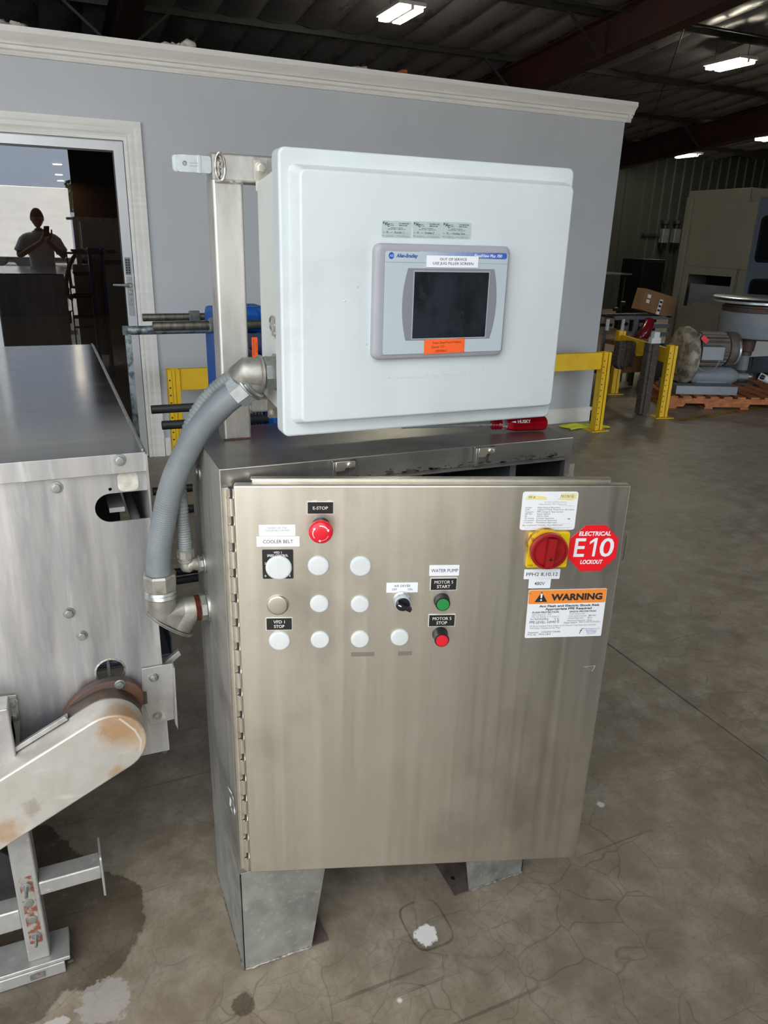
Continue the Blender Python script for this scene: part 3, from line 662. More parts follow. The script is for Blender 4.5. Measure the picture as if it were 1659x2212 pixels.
def plate(pxs, lines, name='nameplate', back=PLATEW, face=PLATEB, ink=PLATEW, bw=.0012, th=.002, hfrac=.24, bold=.012, gap=.36, label=None, wfrac=None, rad=.0006, shift=0, parent=None, fr=None, inks=None):
    """rectangle from two pixel corners on a frame; lettering is part of the plate"""
    fr = fr or DF; parent = parent or dr
    (x0, y0), (x1, y1) = pxs
    a0, b1 = fr.hit(x0, y0); a1, b0 = fr.hit(x1, y1)
    if a1 < a0: a0, a1 = a1, a0
    q = MB(fr); hh = b1-b0; ww = a1-a0
    if face: q.rrect(a0, a1, b0, b1, 0, th*.7, rad, back, 2); q.rrect(a0+bw, a1-bw, b0+bw, b1-bw, th*.6, th, rad, face, 2)
    else: q.rrect(a0, a1, b0, b1, 0, th, rad, back, 3)
    n = len(lines)
    for i, l in enumerate(lines):
        st, wf = l[0], l[1]; cy = (a0+a1)/2
        h_ = l[2] if len(l) > 2 else hfrac; off = l[3] if len(l) > 3 else 0; ik = l[4] if len(l) > 4 else ink; bd = l[5] if len(l) > 5 else bold; sh = l[6] if len(l) > 6 else 0
        bb = b0 + hh*((n-1)/2-i)*gap + hh*.5 - hh*h_/2 if len(l) <= 7 else b0+hh*l[7]
        q.text(st, cy+off*ww, bb+shift*hh, hh*h_, th+.0002, ik, width=ww*wf, bold=bd, shear=sh)
    return q.build(name, parent, label=label)
plate(((663, 1083), (721, 1110)), [('E-STOP', .56, .24)], label='black engraved plate reading E-STOP')
q = MB(DF)
for px in (680, 712): a, b_ = dpos(px, 1082); q.box(a-.004, a+.004, b_-.0015, b_+.001, 0, .0015, PLATEW)
q.build('adhesive_residue', dr)
plate(((559, 1134), (638, 1157)), [('PLEASE USE THE', .52, .15, 0, INKG, 0), ('COOLER BELT KEYPAD', .68, .15, 0, INKG, 0), ("'   '   '   '   '", .42, .06, .06, INKG, 0)], 'label', PAPER, None, th=.0006, gap=.23)
plate(((554, 1159), (647, 1180)), [('COOLER BELT', .70, .34, 0, INK, .004)], 'label', PAPER, None, th=.0006)
# speed control dial plate behind the largest plug
a0, b1 = dpos(566, 1187); a1, b0 = dpos(634, 1249); q = MB(DF); q.rrect(a0, a1, b0, b1, 0, .0014, .002, PLATEB, 3)
ww = a1-a0; hh = b1-b0; ca = (a0+a1)/2
q.text('VFD 1', ca, b1-hh*.13, hh*.07, .0017, PLATEW, width=ww*.26, bold=.02); q.text('SPEED CONTROL', ca, b1-hh*.235, hh*.075, .0017, PLATEW, width=ww*.68, bold=.02)
q.text('25', a0+ww*.12, b0+hh*.50, hh*.07, .0017, PLATEW, bold=.02); q.text('0', a0+ww*.09, b0+hh*.07, hh*.07, .0017, PLATEW, bold=.02); q.text('5', a1-ww*.12, b0+hh*.07, hh*.07, .0017, PLATEW, bold=.02)
q.build('dial_plate', dr)
plate(((574, 1334), (632, 1360)), [('VFD 1', .43, .24), ('STOP', .39, .24)], gap=.36)
plate(((835, 1259), (902, 1279)), [('AIR DRYER', .52, .24, 0, INK, 0), ('OFF             ON', .64, .24, 0, INK, 0)], 'label', PAPER, None, th=.0006, gap=.36)
plate(((928, 1221), (991, 1243)), [('WATER PUMP', .90, .31, .01, INK, .003)], 'label', PAPER, None, th=.0006)
plate(((930, 1248), (986, 1274)), [('MOTOR 5', .70, .25), ('START', .50, .25)], gap=.36)
plate(((926, 1327), (982, 1352)), [('MOTOR 5', .70, .25), ('STOP', .40, .25)], gap=.36)
for a, b_, wd in ((dpos(870, 1410)[0], dpos(870, 1410)[1], .018), (dpos(775, 1412)[0], dpos(775, 1412)[1], .03)):
    MB(DF).box(a-wd/2, a+wd, b_-.006, b_+.003, 0, .0002, mat('faint_adhesive', '8a7f76', rough=.6, metal=.4)).build('adhesive_patch', dr)

# E-stop mushroom with white arrows
a, b_ = DF.hit(693, 1152, .038)
q = MB(DF); q.lathe((a, b_, 0), (0, 0, 1), [(.0165, 0), (.0165, .006), (.0125, .009), (.0125, .024)], BLACKP, 28); q.build('stop_collar', dr)
q = MB(DF); q.lathe((a, b_, .022), (0, 0, 1), [(.0145, 0), (.0205, .003), (.0215, .008), (.0205, .013), (.0175, .016), (.008, .0172), (.002, .0175)], RED, 40)
for k in range(3):
    t0 = radians(100-120*k); N = 9
    for i in range(N):
        A = t0-radians(72)*i/N; B = t0-radians(72)*(i+1)/N
        q.add([(a+cos(x)*r, b_+sin(x)*r, .0398-.0019*(r > .0148)) for x, r in ((A, .0130), (A, .0150), (B, .0150), (B, .0130))], [(0, 1, 2, 3)], PAPER)
    E_ = t0-radians(72); tip = E_-radians(17)
    q.add([(a+cos(E_)*.0115, b_+sin(E_)*.0115, .0399), (a+cos(E_)*.0168, b_+sin(E_)*.0168, .0388), (a+cos(tip)*.0140, b_+sin(tip)*.0140, .0396)], [(0, 1, 2)], PAPER)
q.build('stop_button', dr, label='red mushroom emergency stop button', angle=60)
# selector switch
a, b_ = DF.hit(870, 1305, .022)
q = MB(DF); q.lathe((a, b_, 0), (0, 0, 1), [(.0145, 0), (.0165, .002), (.0165, .006), (.0140, .008), (.0140, .019), (.0152, .020), (.0152, .023), (.0138, .0235)], BRIGHT, 30); q.build('switch_collar', dr)
q = MB(DF); q.lathe((a, b_, .0215), (0, 0, 1), [(.0132, 0), (.0132, .003), (.0125, .0035)], BLACKP, 30)
ra = radians(-28); f2 = Fr(DF.pt(a, b_, .025), DF.a*cos(ra)+DF.b*sin(ra), DF.b*cos(ra)-DF.a*sin(ra), DF.c)
k = MB(f2); k.prism([(-.0125, -.004), (.016, -.0035), (.016, .0035), (-.0125, .004), (-.0138, 0)], 0, .011, BLACKP); k.prism([(-.011, -.0011), (-.0045, -.0011), (-.0045, .0011), (-.011, .0011)], .011, .0114, PAPER)
q.build('switch_base', dr); k.build('switch_lever', dr, bevel=.001)
# push buttons
for (px, py), m, L_, lb, cz in (((957, 1306), GREEN, .014, 'green push button', .018), ((955, 1384), RED, .024, 'red push button', .026)):
    a, b_ = DF.hit(px, py, cz)
    q = MB(DF); q.lathe((a, b_, 0), (0, 0, 1), [(.0150, 0), (.0150, .003), (.0138, .005), (.0132, cz-.004), (.0140, cz-.002), (.0132, cz), (.0122, cz)], BLACKP, 30); q.build('button_collar', dr)
    MB(DF).lathe((a, b_, cz-.003), (0, 0, 1), [(.0118, 0), (.0118, .0035), (.0112, .0045), (.004, .0047)], m, 30).build('button', dr, label=lb)

# rotary disconnect
a0, b1 = DF.hit(1142, 1149, .002); a1, b0 = DF.hit(1222, 1224, .002)
q = MB(DF); q.rrect(a0, a1, b0, b1, 0, .006, .004, YEL, 4)
a, b_ = DF.hit(1187, 1192, .028); r = .0375*(a1-a0)/.0775
r = (a1-a0)*.445
q.text('(AB)', a0+.008, b0+.003, .004, .0063, INK)
q.build('disconnect_plate', dr, bevel=.001, label='square yellow disconnect plate')
q = MB(DF); q.lathe((a-.004, b_+.004, .005), (0, 0, 1), [(r*.98, 0), (r*.99, .010), (r*.93, .013)], mat('worn_yellow', 'd8a818', '6a4b1c', (60, 60, 60), rough=.5, lo=.45, hi=.62), 40)
for A in (150, 90, 30, 270): q.add([(a-.004+cos(radians(A+t_))*r*1.0, b_+.004+sin(radians(A+t_))*r*1.0, z) for t_, z in ((-9, .007), (9, .007), (9, .013), (-9, .013))], [(0, 1, 2, 3)], REDD)
q.build('disconnect_skirt', dr)
q = MB(DF); q.lathe((a, b_, .017), (0, 0, 1), [(r*.93, 0), (r, .002), (r, .012), (r*.95, .014), (r*.87, .014), (r*.86, .007), (r*.5, .007), (.002, .007)], REDD, 44)
q.build('disconnect_dial', dr, label='red round disconnect dial')
k = MB(Fr(DF.pt(a, b_, .023), DF.a*cos(-.06)+DF.b*sin(-.06), DF.b*cos(-.06)-DF.a*sin(-.06), DF.c)); k.prism([(-.0068, -r*.78), (.0068, -r*.78), (.0072, r*.8), (-.0072, r*.8)], 0, .016, REDD)
k.lathe((.001, -r*.32, .016), (0, 0, 1), [(.003, 0), (.003, .0005), (.002, .0006)], DARK, 12); k.build('disconnect_grip', dr, bevel=.0012)
# faded arc-flash sticker
a0, b1 = DF.hit(1130, 1062); a1, b0 = DF.hit(1244, 1144); a0 = (a0+DF.hit(1122, 1143)[0])/2; a1 = (DF.hit(1250, 1065)[0]+DF.hit(1240, 1144)[0])/2
ww = a1-a0; hh = b1-b0; q = MB(DF); q.rrect(a0, a1, b0, b1, 0, .0006, .005, PAPER, 4)
q.prism([(a0+ww*.05, b0+hh*.80), (a0+ww*.45, b0+hh*.79), (a0+ww*.42, b0+hh*.86), (a0+ww*.15, b0+hh*.93), (a0+ww*.08, b0+hh*.90)], .0006, .0007, STAINY)
q.prism([(a0+ww*.60, b0+hh*.80), (a0+ww*.86, b0+hh*.77), (a0+ww*.97, b0+hh*.82), (a0+ww*.97, b0+hh*.96), (a0+ww*.68, b0+hh*.95), (a0+ww*.72, b0+hh*.86)], .0006, .0007, STAINY)
q.text('W A', a0+ww*.17, b0+hh*.83, hh*.06, .0008, INKG, bold=.03, shear=.2); q.text('N I N G', a0+ww*.80, b0+hh*.85, hh*.07, .0008, INKG, width=ww*.24, bold=.03, shear=.2)
q.text('Arc Flash and Shock Hazard', a0+ww*.60, b0+hh*.72, hh*.032, .0008, INKG, width=ww*.4); q.text('Appropriate PPE Required', a0+ww*.55, b0+hh*.665, hh*.032, .0008, INKG, width=ww*.5)
q.box(a0+ww*.68, a0+ww*.93, b0+hh*.635, b0+hh*.638, .0006, .0008, INKG)
for i, (l, r_) in enumerate((('inches', 'Flash Hazard Boundary'), ('0.20', 'cal/cm^2 Flash Hazard at 18 inches'), ('Category', 'PPE Category Appropriate'), ('480 VAC', 'Shock Hazard'), ('00', 'Glove Class'), ('42 inches', 'Limited Approach'), ('12 inches', 'Restricted Approach'), ('1 inches', 'Prohibited Approach'))):
    y = b0+hh*(.575-.056*i); q.text(l, a0+ww*.07, y, hh*.036, .0008, INK, al='l', width=ww*len(l)*.019); q.text(r_, a0+ww*.29, y, hh*.036, .0008, INK, al='l', width=ww*len(r_)*.0195)
q.box(a0+ww*.3, a0+ww*.9, b0+hh*.155, b0+hh*.158, .0006, .0008, INKG)
q.text('Bus: COOLING TUNNEL  Prot: PPH2 CB 8', a0+ww*.05, b0+hh*.105, hh*.036, .0008, INK, al='l', width=ww*.72)
q.text('Project Integration Spartanburg Technology 864-342-8671', a0+ww*.09, b0+hh*.045, hh*.022, .0008, INKG, al='l', width=ww*.84)
q.text('w', a0+ww*.88, b0+hh*.28, hh*.03, .0008, INK, width=ww*.05, bold=.06)
q.build('sticker', dr, label='faded white hazard sticker with yellowed top')
# red octagon
a, b_ = DF.hit(1281, 1184.5); r = abs(DF.hit(1333, 1184)[0]-DF.hit(1229, 1184)[0])/2/cos(pi/8); ro = radians(22.5)
q = MB(DF); q.prism([(a+r*cos(ro+pi/4*i), b_+r*sin(ro+pi/4*i)) for i in range(8)], 0, .0007, REDS)
q.text('ELECTRICAL', a, b_+r*.52, r*.16, .0009, PAPER, width=r*1.22, bold=.035, shear=.12); q.text('E', a-r*.52, b_-r*.32, r*.74, .0009, PAPER, width=r*.42, bold=.012, shear=.04); q.text('0', a+r*.52, b_-r*.32, r*.74, .0009, PAPER, width=r*.54, bold=.012, shear=.04); q.prism([(a+r*x, b_+r*y) for x, y in ((-.01, -.32), (.09, -.32), (.13, .42), (.03, .42), (-.16, .27), (-.15, .17), (.015, .29))], .0007, .0009, PAPER); q.text('LOCKOUT', a, b_-r*.62, r*.16, .0009, PAPER, width=r*.86, bold=.035, shear=.12)
q.build('sticker', dr, label='red octagonal sticker reading ELECTRICAL E10 LOCKOUT')
plate(((1133, 1230), (1208, 1250)), [('PPH2 8,10,12', .88, .36, 0, INK, .002)], 'label', PAPER, None, th=.0006)
plate(((1143, 1250), (1188, 1270)), [('480V', .48, .36, 0, INK, .002)], 'label', PAPER, None, th=.0006)
# WARNING sticker, a touch rotated
ra = .012; o_ = DF.hit(1133, 1378); ex = DF.a*cos(ra)+DF.b*sin(ra); ey = DF.b*cos(ra)-DF.a*sin(ra)
WF = Fr(DF.pt(*o_, 0), ex, ey, DF.c); ww = WF.hit(1298, 1372)[0]; hh = WF.hit(1139, 1275)[1]
q = MB(WF); q.rrect(0, ww, 0, hh, 0, .0006, .003, PAPER, 3); q.rrect(0.0006, ww-.0006, hh*.715, hh-.0006, .0006, .0008, .003, WOR, 3)
Z = .0010
q.prism([(ww*.085, hh*.755), (ww*.245, hh*.755), (ww*.165, hh*.965)], .0008, Z, INK); q.prism([(ww*.157, hh*.835), (ww*.173, hh*.835), (ww*.18, hh*.92), (ww*.165, hh*.935), (ww*.15, hh*.92)], Z, Z+.0002, PAPER); q.prism(circ(ww*.165, hh*.795, ww*.012, 12), Z, Z+.0002, PAPER)
q.text('WARNING', ww*.62, hh*.785, hh*.125, Z+.0001, INK, width=ww*.66, bold=.045)
q.text('Arc Flash and Electric Shock Risk', ww*.54, hh*.645, hh*.043, Z, INK, width=ww*.78, bold=.03); q.text('Appropriate PPE Required', ww*.53, hh*.583, hh*.043, Z, INK, width=ww*.60, bold=.03)
q.text('FLASH PROTECTION', ww*.24, hh*.522, hh*.034, Z, INK, width=ww*.34, bold=.025); q.text('SHOCK PROTECTION', ww*.72, hh*.522, hh*.034, Z, INK, width=ww*.34, bold=.025)
for t_, x, y, wd, ik in (('Flash Hazard at   18 in', .07, .475, .25, INKG), ('Min. Arc Rating:  0.13 cal/cm^2', .07, .43, .35, INKG), ('Arc Flash Boundary:', .05, .385, .24, INK), ('5 in', .36, .385, .06, INK), ('Shock Hazard with', .55, .475, .2, INKG), ('cover open/removed:', .545, .43, .23, INKG), ('480 VAC', .80, .43, .10, INK), ('Limited Approach:', .54, .385, .20, INKG), ('42 in', .79, .385, .06, INK), ('Restricted Approach:', .535, .335, .23, INKG), ('12 in', .79, .335, .06, INK),
    ('Glove Class 0', .49, .29, .17, INK), ('REFER TO WRITTEN PROGRAM', .69, .295, .27, INKG), ('VR Gloves Insulated Tools, Cotton or Arc Resistant long sleeve shirt and pants', .05, .235, .86, INKG), ('With Safety Glasses and Ear Plugs', .05, .19, .40, INKG), ('Equipment:', .04, .10, .13, INK), ('COOLING TUNNEL', .21, .105, .25, INK), ('Prot. by:', .035, .055, .11, INK), ('PPH2 CB 8', .18, .055, .15, INK),
    ('Project Integration, Inc', .76, .155, .21, INKB), ('Spartanburg, S.C.', .79, .12, .15, INKB), ('(864) 574-8083', .80, .085, .13, INKB), ('April 15, 2012', .81, .05, .11, INKB)):
    q.text(t_, ww*x, hh*y, hh*(.034 if ik is not INKB else .024), Z, ik, al='l', width=ww*wd)
q.text('PPE LEVEL:', ww*.045, hh*.305, hh*.055, Z, INK, al='l', width=ww*.21); q.text('Level 0', ww*.275, hh*.31, hh*.065, Z, INK, al='l', width=ww*.15)
q.text('f', ww*.73, hh*.06, hh*.12, Z, INK, shear=.35, bold=-.005)
q.box(0, ww*.035, hh*.93, hh*.935, .0008, Z, INK)
q.build('sticker', dr, label='orange and white WARNING arc flash sticker')
# latch loop on the free edge
c = DF.hit(1357, 1189)[1]
LF = Fr(DF.pt(dw, c, -.016), DF.a, DF.b, DF.c)
MB(LF).prism(rr(-.002, .017, -.033, .033, .006, 3), 0, .003, STEEL, holes=[rr(.002, .012, -.027, .027, .004, 3)]).build('latch_loop', dr, bevel=.0006, seg=1)
MB(LF).box(-.001, .004, -.046, .034, -.001, .004, STEEL).build('latch_base', dr)
# scratches and a tick mark
q = MB(DF); rnd = random.Random(9)
SCR = mat('scratch', 'd9d3c6', rough=.4, metal=.8)
for px0, py0, px1, py1, n_ in ((600, 1127, 645, 1112, 5), (740, 1186, 825, 1184, 9), (745, 1198, 820, 1196, 5), (520, 1192, 552, 1190, 3), (512, 1300, 560, 1290, 2)):
    for _ in range(n_):
        t_ = rnd.random()*.6; l_ = rnd.uniform(.2, .4); jy = rnd.uniform(-5, 5)
        A = DF.hit(px0+(px1-px0)*t_, py0+(py1-py0)*t_+jy); B = DF.hit(px0+(px1-px0)*(t_+l_), py0+(py1-py0)*(t_+l_)+jy+rnd.uniform(-2, 2))
        q.add([(A[0], A[1]-.0002, .0002), (B[0], B[1], .0002), (A[0], A[1]+.0002, .0002)], [(0, 1, 2)], SCR)
P = [DF.hit(*p) for p in ((1263, 1441), (1286, 1438), (1279, 1450))]
for A, B in zip(P, P[1:]+P[:1]): q.sweep([(A[0], A[1], .0003), (B[0], B[1], .0003)], .0005, SCR, 4)
q.build('scratch', dr)

# ------------------------------------------------ support post frame on the cabinet top
PY = .191
fr = thing('tube_frame', 'brushed square steel tube frame welded on the cabinet top behind the white box', 'frame', (.08, .215, T))
MB().prism(rr(.050, .106, PY, PY+.056, .006, 3), T, 1.675, POST).build('post', fr)
MB(Fr((0, 0, 0), (0, 1, 0), (0, 0, 1))).prism(rr(PY, PY+.056, 1.672, 1.719, .006, 3), .052, .66, POST).build('top_crossbar', fr)
MB(Fr((0, 0, 0), (0, 1, 0), (0, 0, 1))).prism(rr(PY, PY+.056, 1.252, 1.281, .006, 3), .106, .66, POST).build('bottom_crossbar', fr)
rnd = random.Random(4); wl = MB()
pts = [(.0655+.0085*cos(2*pi*i/28), PY-.001, 1.696+.0225*sin(2*pi*i/28)) for i in range(29)]; wl.sweep(pts, [rnd.uniform(.0018, .0032) for _ in pts], WELD, 8); wl.hull([(.0655+.008*cos(2*pi*i/20), PY+.002, 1.696+.021*sin(2*pi*i/20)) for i in range(20)]+[(.0655+.006*cos(2*pi*i/20), PY-.003, 1.696+.018*sin(2*pi*i/20)) for i in range(20)], WELD)
wl.sweep([(.0635+rnd.uniform(-.0016, .0022), PY-.0034, 1.712-.034*i/12) for i in range(13)], [rnd.uniform(.0003, .0016) for _ in range(13)], BLACKM, 5); wl.build('weld', fr); wl = MB()
pts = [(.055+.05*i/14, PY-.0008, 1.672) for i in range(15)]; wl.sweep(pts, [rnd.uniform(.002, .0035) for _ in pts], WELD, 6); wl.build('weld', fr); wl = MB()
pts = [(.105, PY-.0005, 1.252+.03*i/8) for i in range(9)]; wl.sweep(pts, [rnd.uniform(.002, .0035) for _ in pts], WELD, 6)
wl.build('weld', fr)
wl = MB()
pts = [(.050+.056*i/12, PY-.0008, T+.001) for i in range(13)]; wl.sweep(pts, [rnd.uniform(.0015, .0028) for _ in pts], RUSTY, 6); wl.build('base_weld', fr)
# pipe clamp sticking out to the left
CF2 = Fr((.051, PY+.004, 1.6985), (-1, 0, 0), (0, 0, 1), (0, -1, 0))
c = MB(CF2); c.prism(rr(0, .060, -.014, .014, .005, 4), 0, .0022, BRIGHT, holes=[circ(.046, 0, .0038, 14)]); c.prism(rr(.002, .066, -.0135, .0135, .005, 4), -.007, -.0048, BRIGHT, holes=[circ(.047, 0, .0038, 14)])
c.box(.019, .024, -.0145, .0145, -.006, .0045, BRIGHT); c.box(.024, .038, .001, .0035, .002, .0036, BRIGHT); c.box(.024, .038, -.0035, -.001, .002, .0036, BRIGHT)
c.lathe((.046, 0, -.006), (0, 0, 1), [(.0035, 0), (.0035, .006)], ZINC, 12)
tag(c.build('pipe_clamp', bevel=.0008, seg=1), 'shiny zinc pipe clamp sticking out left from the top of the tube frame', 'clamp')

# ================================================================== WHITE OPERATOR BOX
lx0, lx1, lz0, lz1 = .112, .672, 1.2535, 1.7155
bx = thing('operator_box', 'white fibreglass enclosure with a touch panel, mounted on the tube frame', 'enclosure', (.39, .09, lz0))
q = MB(Fr((0, 0, 0), (0, 1, 0), (0, 0, 1)))   # body: side profile extruded along x
q = MB(); A = [(.130, .020), (.654, .020)]
b0_, b1_ = 1.272, 1.697
vs = [(.130, .02, b0_), (.654, .02, b0_), (.654, .02, b1_), (.130, .02, b1_), (.130, .19, b0_+.018), (.654, .19, b0_+.018), (.654, .19, b1_-.021), (.130, .19, b1_-.021)]
q.add(vs, [(0, 1, 2, 3), (7, 6, 5, 4), (0, 4, 5, 1), (1, 5, 6, 2), (2, 6, 7, 3), (3, 7, 4, 0)], WHITE2); q.build('body', bx, bevel=.006, seg=3)
LFm = Fr((0, -.016, 0), (1, 0, 0), (0, 0, 1), (0, -1, 0))
lid = MB(LFm).rrect(lx0, lx1, lz0, lz1, -.040, 0, .012, WHITE, 5).build('lid', bx, bevel=.004, seg=3)
q = MB(LFm); O1 = rr(.127, .664, 1.276, 1.692, .012, 5); O2 = rr(.140, .657, 1.283, 1.683, .010, 5); n = len(O1)
q.add([(p[0], p[1], -.001) for p in O1] + [(p[0], p[1], .024) for p in O2], [(i, (i+1) % n, (i+1) % n+n, i+n) for i in range(n)] + [tuple(range(n, 2*n))], WHITE)
q.build('raised_panel', bx, bevel=.0025, seg=2, angle=50)
for (x, z, d_) in ((.137, 1.700, 1), (.140, 1.246, -1)):
    f_ = Fr((0, PY-.0005, 0), (1, 0, 0), (0, 0, 1), (0, -1, 0)); q = MB(f_)
    if d_ > 0: q.prism([(.128, 1.66), (.15, 1.66), (.15, 1.713), (.128, 1.7105)], 0, .003, STEEL); q.hexbolt((.1385, 1.6985, .003), (0, 0, 1), .0075, STEEL)
    else: q.prism([(.139, 1.30), (.165, 1.30), (.165, 1.240), (.143, 1.240), (.139, 1.243)], 0, .003, STEEL); q.hexbolt((.150, 1.252, .003), (0, 0, 1), .0055, STEEL)
    q.build('mounting_tab', bx)
f_ = Fr((.130, 0, 0), (0, -1, 0), (0, 0, 1), (-1, 0, 0))
h = [Xp(x, y, .130) for x, y in ((592, 684), (599, 727), (579, 700))]
ya = -.5*(h[0].y+h[1].y); za, zb = h[1].z, h[0].z
q = MB(f_); q.box(ya-.009, ya+.006, za, zb, 0, .006, POST); q.box(ya-.004, ya+.012, za-.004, zb-.006, 0, .002, POST)
q.lathe((ya+.006, zb-.013, .003), (0, 0, 1), [(.0035, 0), (.003, .002)], BRIGHT, 10); q.lathe((ya+.006, za+.005, .003), (0, 0, 1), [(.0035, 0), (.003, .002)], BRIGHT, 10)
N = 14; q.sweep([(ya-.008-.017*sin(pi*i/N), (za+zb)/2+.004+.013*cos(pi*i/N), .004) for i in range(N+1)], .0018, ZINC, 8)
q.build('latch', bx, bevel=.0006, seg=1)
# dirt edges on raised panel and drips
q = MB(Fr((0, -.0402, 0), (1, 0, 0), (0, 0, 1), (0, -1, 0)))
WF3 = Fr((0, -.0402, 0), (1, 0, 0), (0, 0, 1), (0, -1, 0))
for px, py, r in ((744, 650, .0016), (791, 743, .0018), (772, 619, .0016), (1150, 1001, .0), (951, 540, .001)):
    if r: a, b_ = WF3.hit(px, py); q.lathe((a, b_, 0), (0, 0, 1), [(r, 0), (r*.8, .0012), (r*.3, .0016)], WHITE, 10)
q.build('paint_drip', bx)
q = MB(WF3); rnd = random.Random(12); DR = mat('tan_residue', 'b9b3a2', rough=.8)
for px0, px1, py, n_ in ((830, 1010, 818, 60), (560, 560, 0, 0), (1000, 1070, 800, 12)):
    for i in range(n_):
        a, b_ = WF3.hit(px0+(px1-px0)*i/n_+rnd.uniform(-2, 2), py+rnd.gauss(0, 2)-8*(i/n_)); s = rnd.uniform(.0002, .0005); q.box(a-s*1.6, a+s*2, b_-s, b_+s, 0, .0002, DR)
for cx, cy in ((893, 492), (901, 478), (905, 498), (868, 480)):
    for i in range(5): a, b_ = WF3.hit(cx+rnd.uniform(-6, 6), cy+rnd.uniform(-7, 5)); q.box(a-.0005, a+.0005, b_-.0004, b_+.0004, 0, .0002, DR)
o = q.build('residue', bx); o['kind'] = 'stuff'

# touch panel
HB = Fr((0, -.0400, 0), (1, 0, 0), (0, 0, 1), (0, -1, 0))
t = thing('touch_panel', 'grey framed industrial touch panel with a dark screen, set in the white box', 'screen', (.395, -.04, 1.387))
hx0, hx1, hz0, hz1 = .263, .5255, 1.3875, 1.5785
q = MB(HB); O1 = rr(hx0, hx1, hz0, hz1, .013, 6); O2 = rr(hx0+.003, hx1-.003, hz0+.003, hz1-.003, .011, 6); O3 = rr(hx0+.012, hx1-.012, hz0+.012, hz1-.012, .004, 6); n = len(O1)
q.add([(p[0], p[1], 0) for p in O1] + [(p[0], p[1], .009) for p in O1] + [(p[0], p[1], .0135) for p in O2] + [(p[0], p[1], .0145) for p in O3],
      [(i+k*n, (i+1) % n+k*n, (i+1) % n+(k+1)*n, i+(k+1)*n) for k in range(3) for i in range(n)] + [tuple(range(3*n, 4*n))], GREYP)
bz = q.build('bezel', t, angle=50)
HP = Fr((0, -.0548, 0), (1, 0, 0), (0, 0, 1), (0, -1, 0))
a0, b1 = HP.hit(831, 541); a1, b0 = HP.hit(1097, 546)[0], HP.hit(829, 767)[1]; a1 = (a1+HP.hit(1083, 755)[0])/2
q = MB(HP); q.rrect(a0, a1, b0, b1, 0, .0006, .003, INKG, 3); q.rrect(a0+.0006, a1-.0006, b0+.0006, b1-.0006, .0004, .0008, .003, LGREY, 3)
sz = HP.hit(831, 566)[1]; q.box(a0, a1, sz-.0003, sz+.0003, .0006, .001, INKG); q.build('overlay', t)
by0, by1 = HP.hit(1090, 560)[1], HP.hit(1090, 547)[1]
q = MB(HP); N = 14; xs = HP.hit(905, 553)[0]; xm = a1-.006
for i in range(N):     # printed fade from grey into blue
    c0 = (.46+(.02-.46)*i/N, .54+(.09-.54)*i/N, .56+(.46-.56)*i/N)
    xa = xs+(xm-.012-xs)*i/N; xb = xs+(xm-.012-xs)*(i+1)/N; q.box(xa, xb, by0, by1, .0006, .001, mat('fade_%d' % i, c0, rough=.4))
q.rrect(xm-.014, xm+.003, by0, by1, .0006, .0012, (by1-by0)*.45, mat('fade_13', (0, 0, 0)), 4)
a, b_ = HP.hit(845, 552); q.prism(circ(a, b_, .0048, 24, .0055), .0008, .0012, BLUEP); q.text('AB', a, b_-.002, .004, .0014, LGREY, bold=.01)
q.text('Allen-Bradley', HP.hit(879, 552)[0], HP.hit(879, 556)[1], .0056, .0013, mat('navy_print', '3558a8', rough=.4), width=HP.hit(903, 552)[0]-HP.hit(856, 552)[0], bold=.03, shear=.25)
q.text('PanelView Plus 700', HP.hit(1054, 552)[0], HP.hit(1054, 556)[1], .005, .0015, PAPER, width=HP.hit(1086, 552)[0]-HP.hit(1026, 552)[0], bold=.012, shear=.25)
q.build('header_print', t)
# bowed grey surround
x0, x1 = HP.hit(872, 650)[0], HP.hit(1068, 650)[0]; zt = HP.hit(875, 579)[1]; zb = HP.hit(871, 736)[1]; zm = (zt+zb)/2
P = []
for i in range(13): s = -1+2*i/12; P.append((x1+.0035-.009*s*s, zm+(zb-zm)*(-s)*-1 if 0 else zm+(zt-zm)*s))
for i in range(13): s = 1-2*i/12; P.append((x0-.0035+.009*s*s, zm+(zt-zm)*s))
MB(HP).prism(P, .0006, .0014, MGREY).build('screen_surround', t, bevel=.0004, seg=1)
a0, b1 = HP.hit(894, 587); a1, b0 = HP.hit(1046, 727); a0 = (a0+HP.hit(890, 727)[0])/2
q = MB(HP); q.prism([(a0-.002, b0-.002), (a1+.002, b0-.002), (a1+.002, b1+.002), (a0-.002, b1+.002)], .0012, .0022, GREYP, holes=[[(a0, b0), (a1, b0), (a1, b1), (a0, b1)]]); q.build('screen_frame', t)
MB(HP).box(a0, a1, b0, b1, .0012, .0016, SCREEN).build('screen', t)
def sticky(fr, c00, c11, lines, name, label, cat, m=PAPER, ink=INK, parent=None, rot=0, c=0):
    a0, b1 = fr.hit(*c00); a1, b0 = fr.hit(*c11); ww, hh = a1-a0, b1-b0
    f2 = Fr(fr.pt(a0, b0, c), fr.a*cos(rot)+fr.b*sin(rot), fr.b*cos(rot)-fr.a*sin(rot), fr.c); q = MB(f2); q.box(0, ww, 0, hh, 0, .0006, m)
    for st, x, y, h_, wd in lines: q.text(st, ww*x, hh*y, hh*h_, .0008, ink, width=ww*wd, bold=.005)
    o = q.build(name, parent, label=label)
    return o
sticky(HP, (921, 551.5), (1031, 578.5), [('OUT OF SERVICE', .51, .60, .22, .52), ('USE JUG FILLER SCREEN', .51, .24, .22, .78)], 'label', 'white label reading OUT OF SERVICE', '', parent=t, c=.0016)
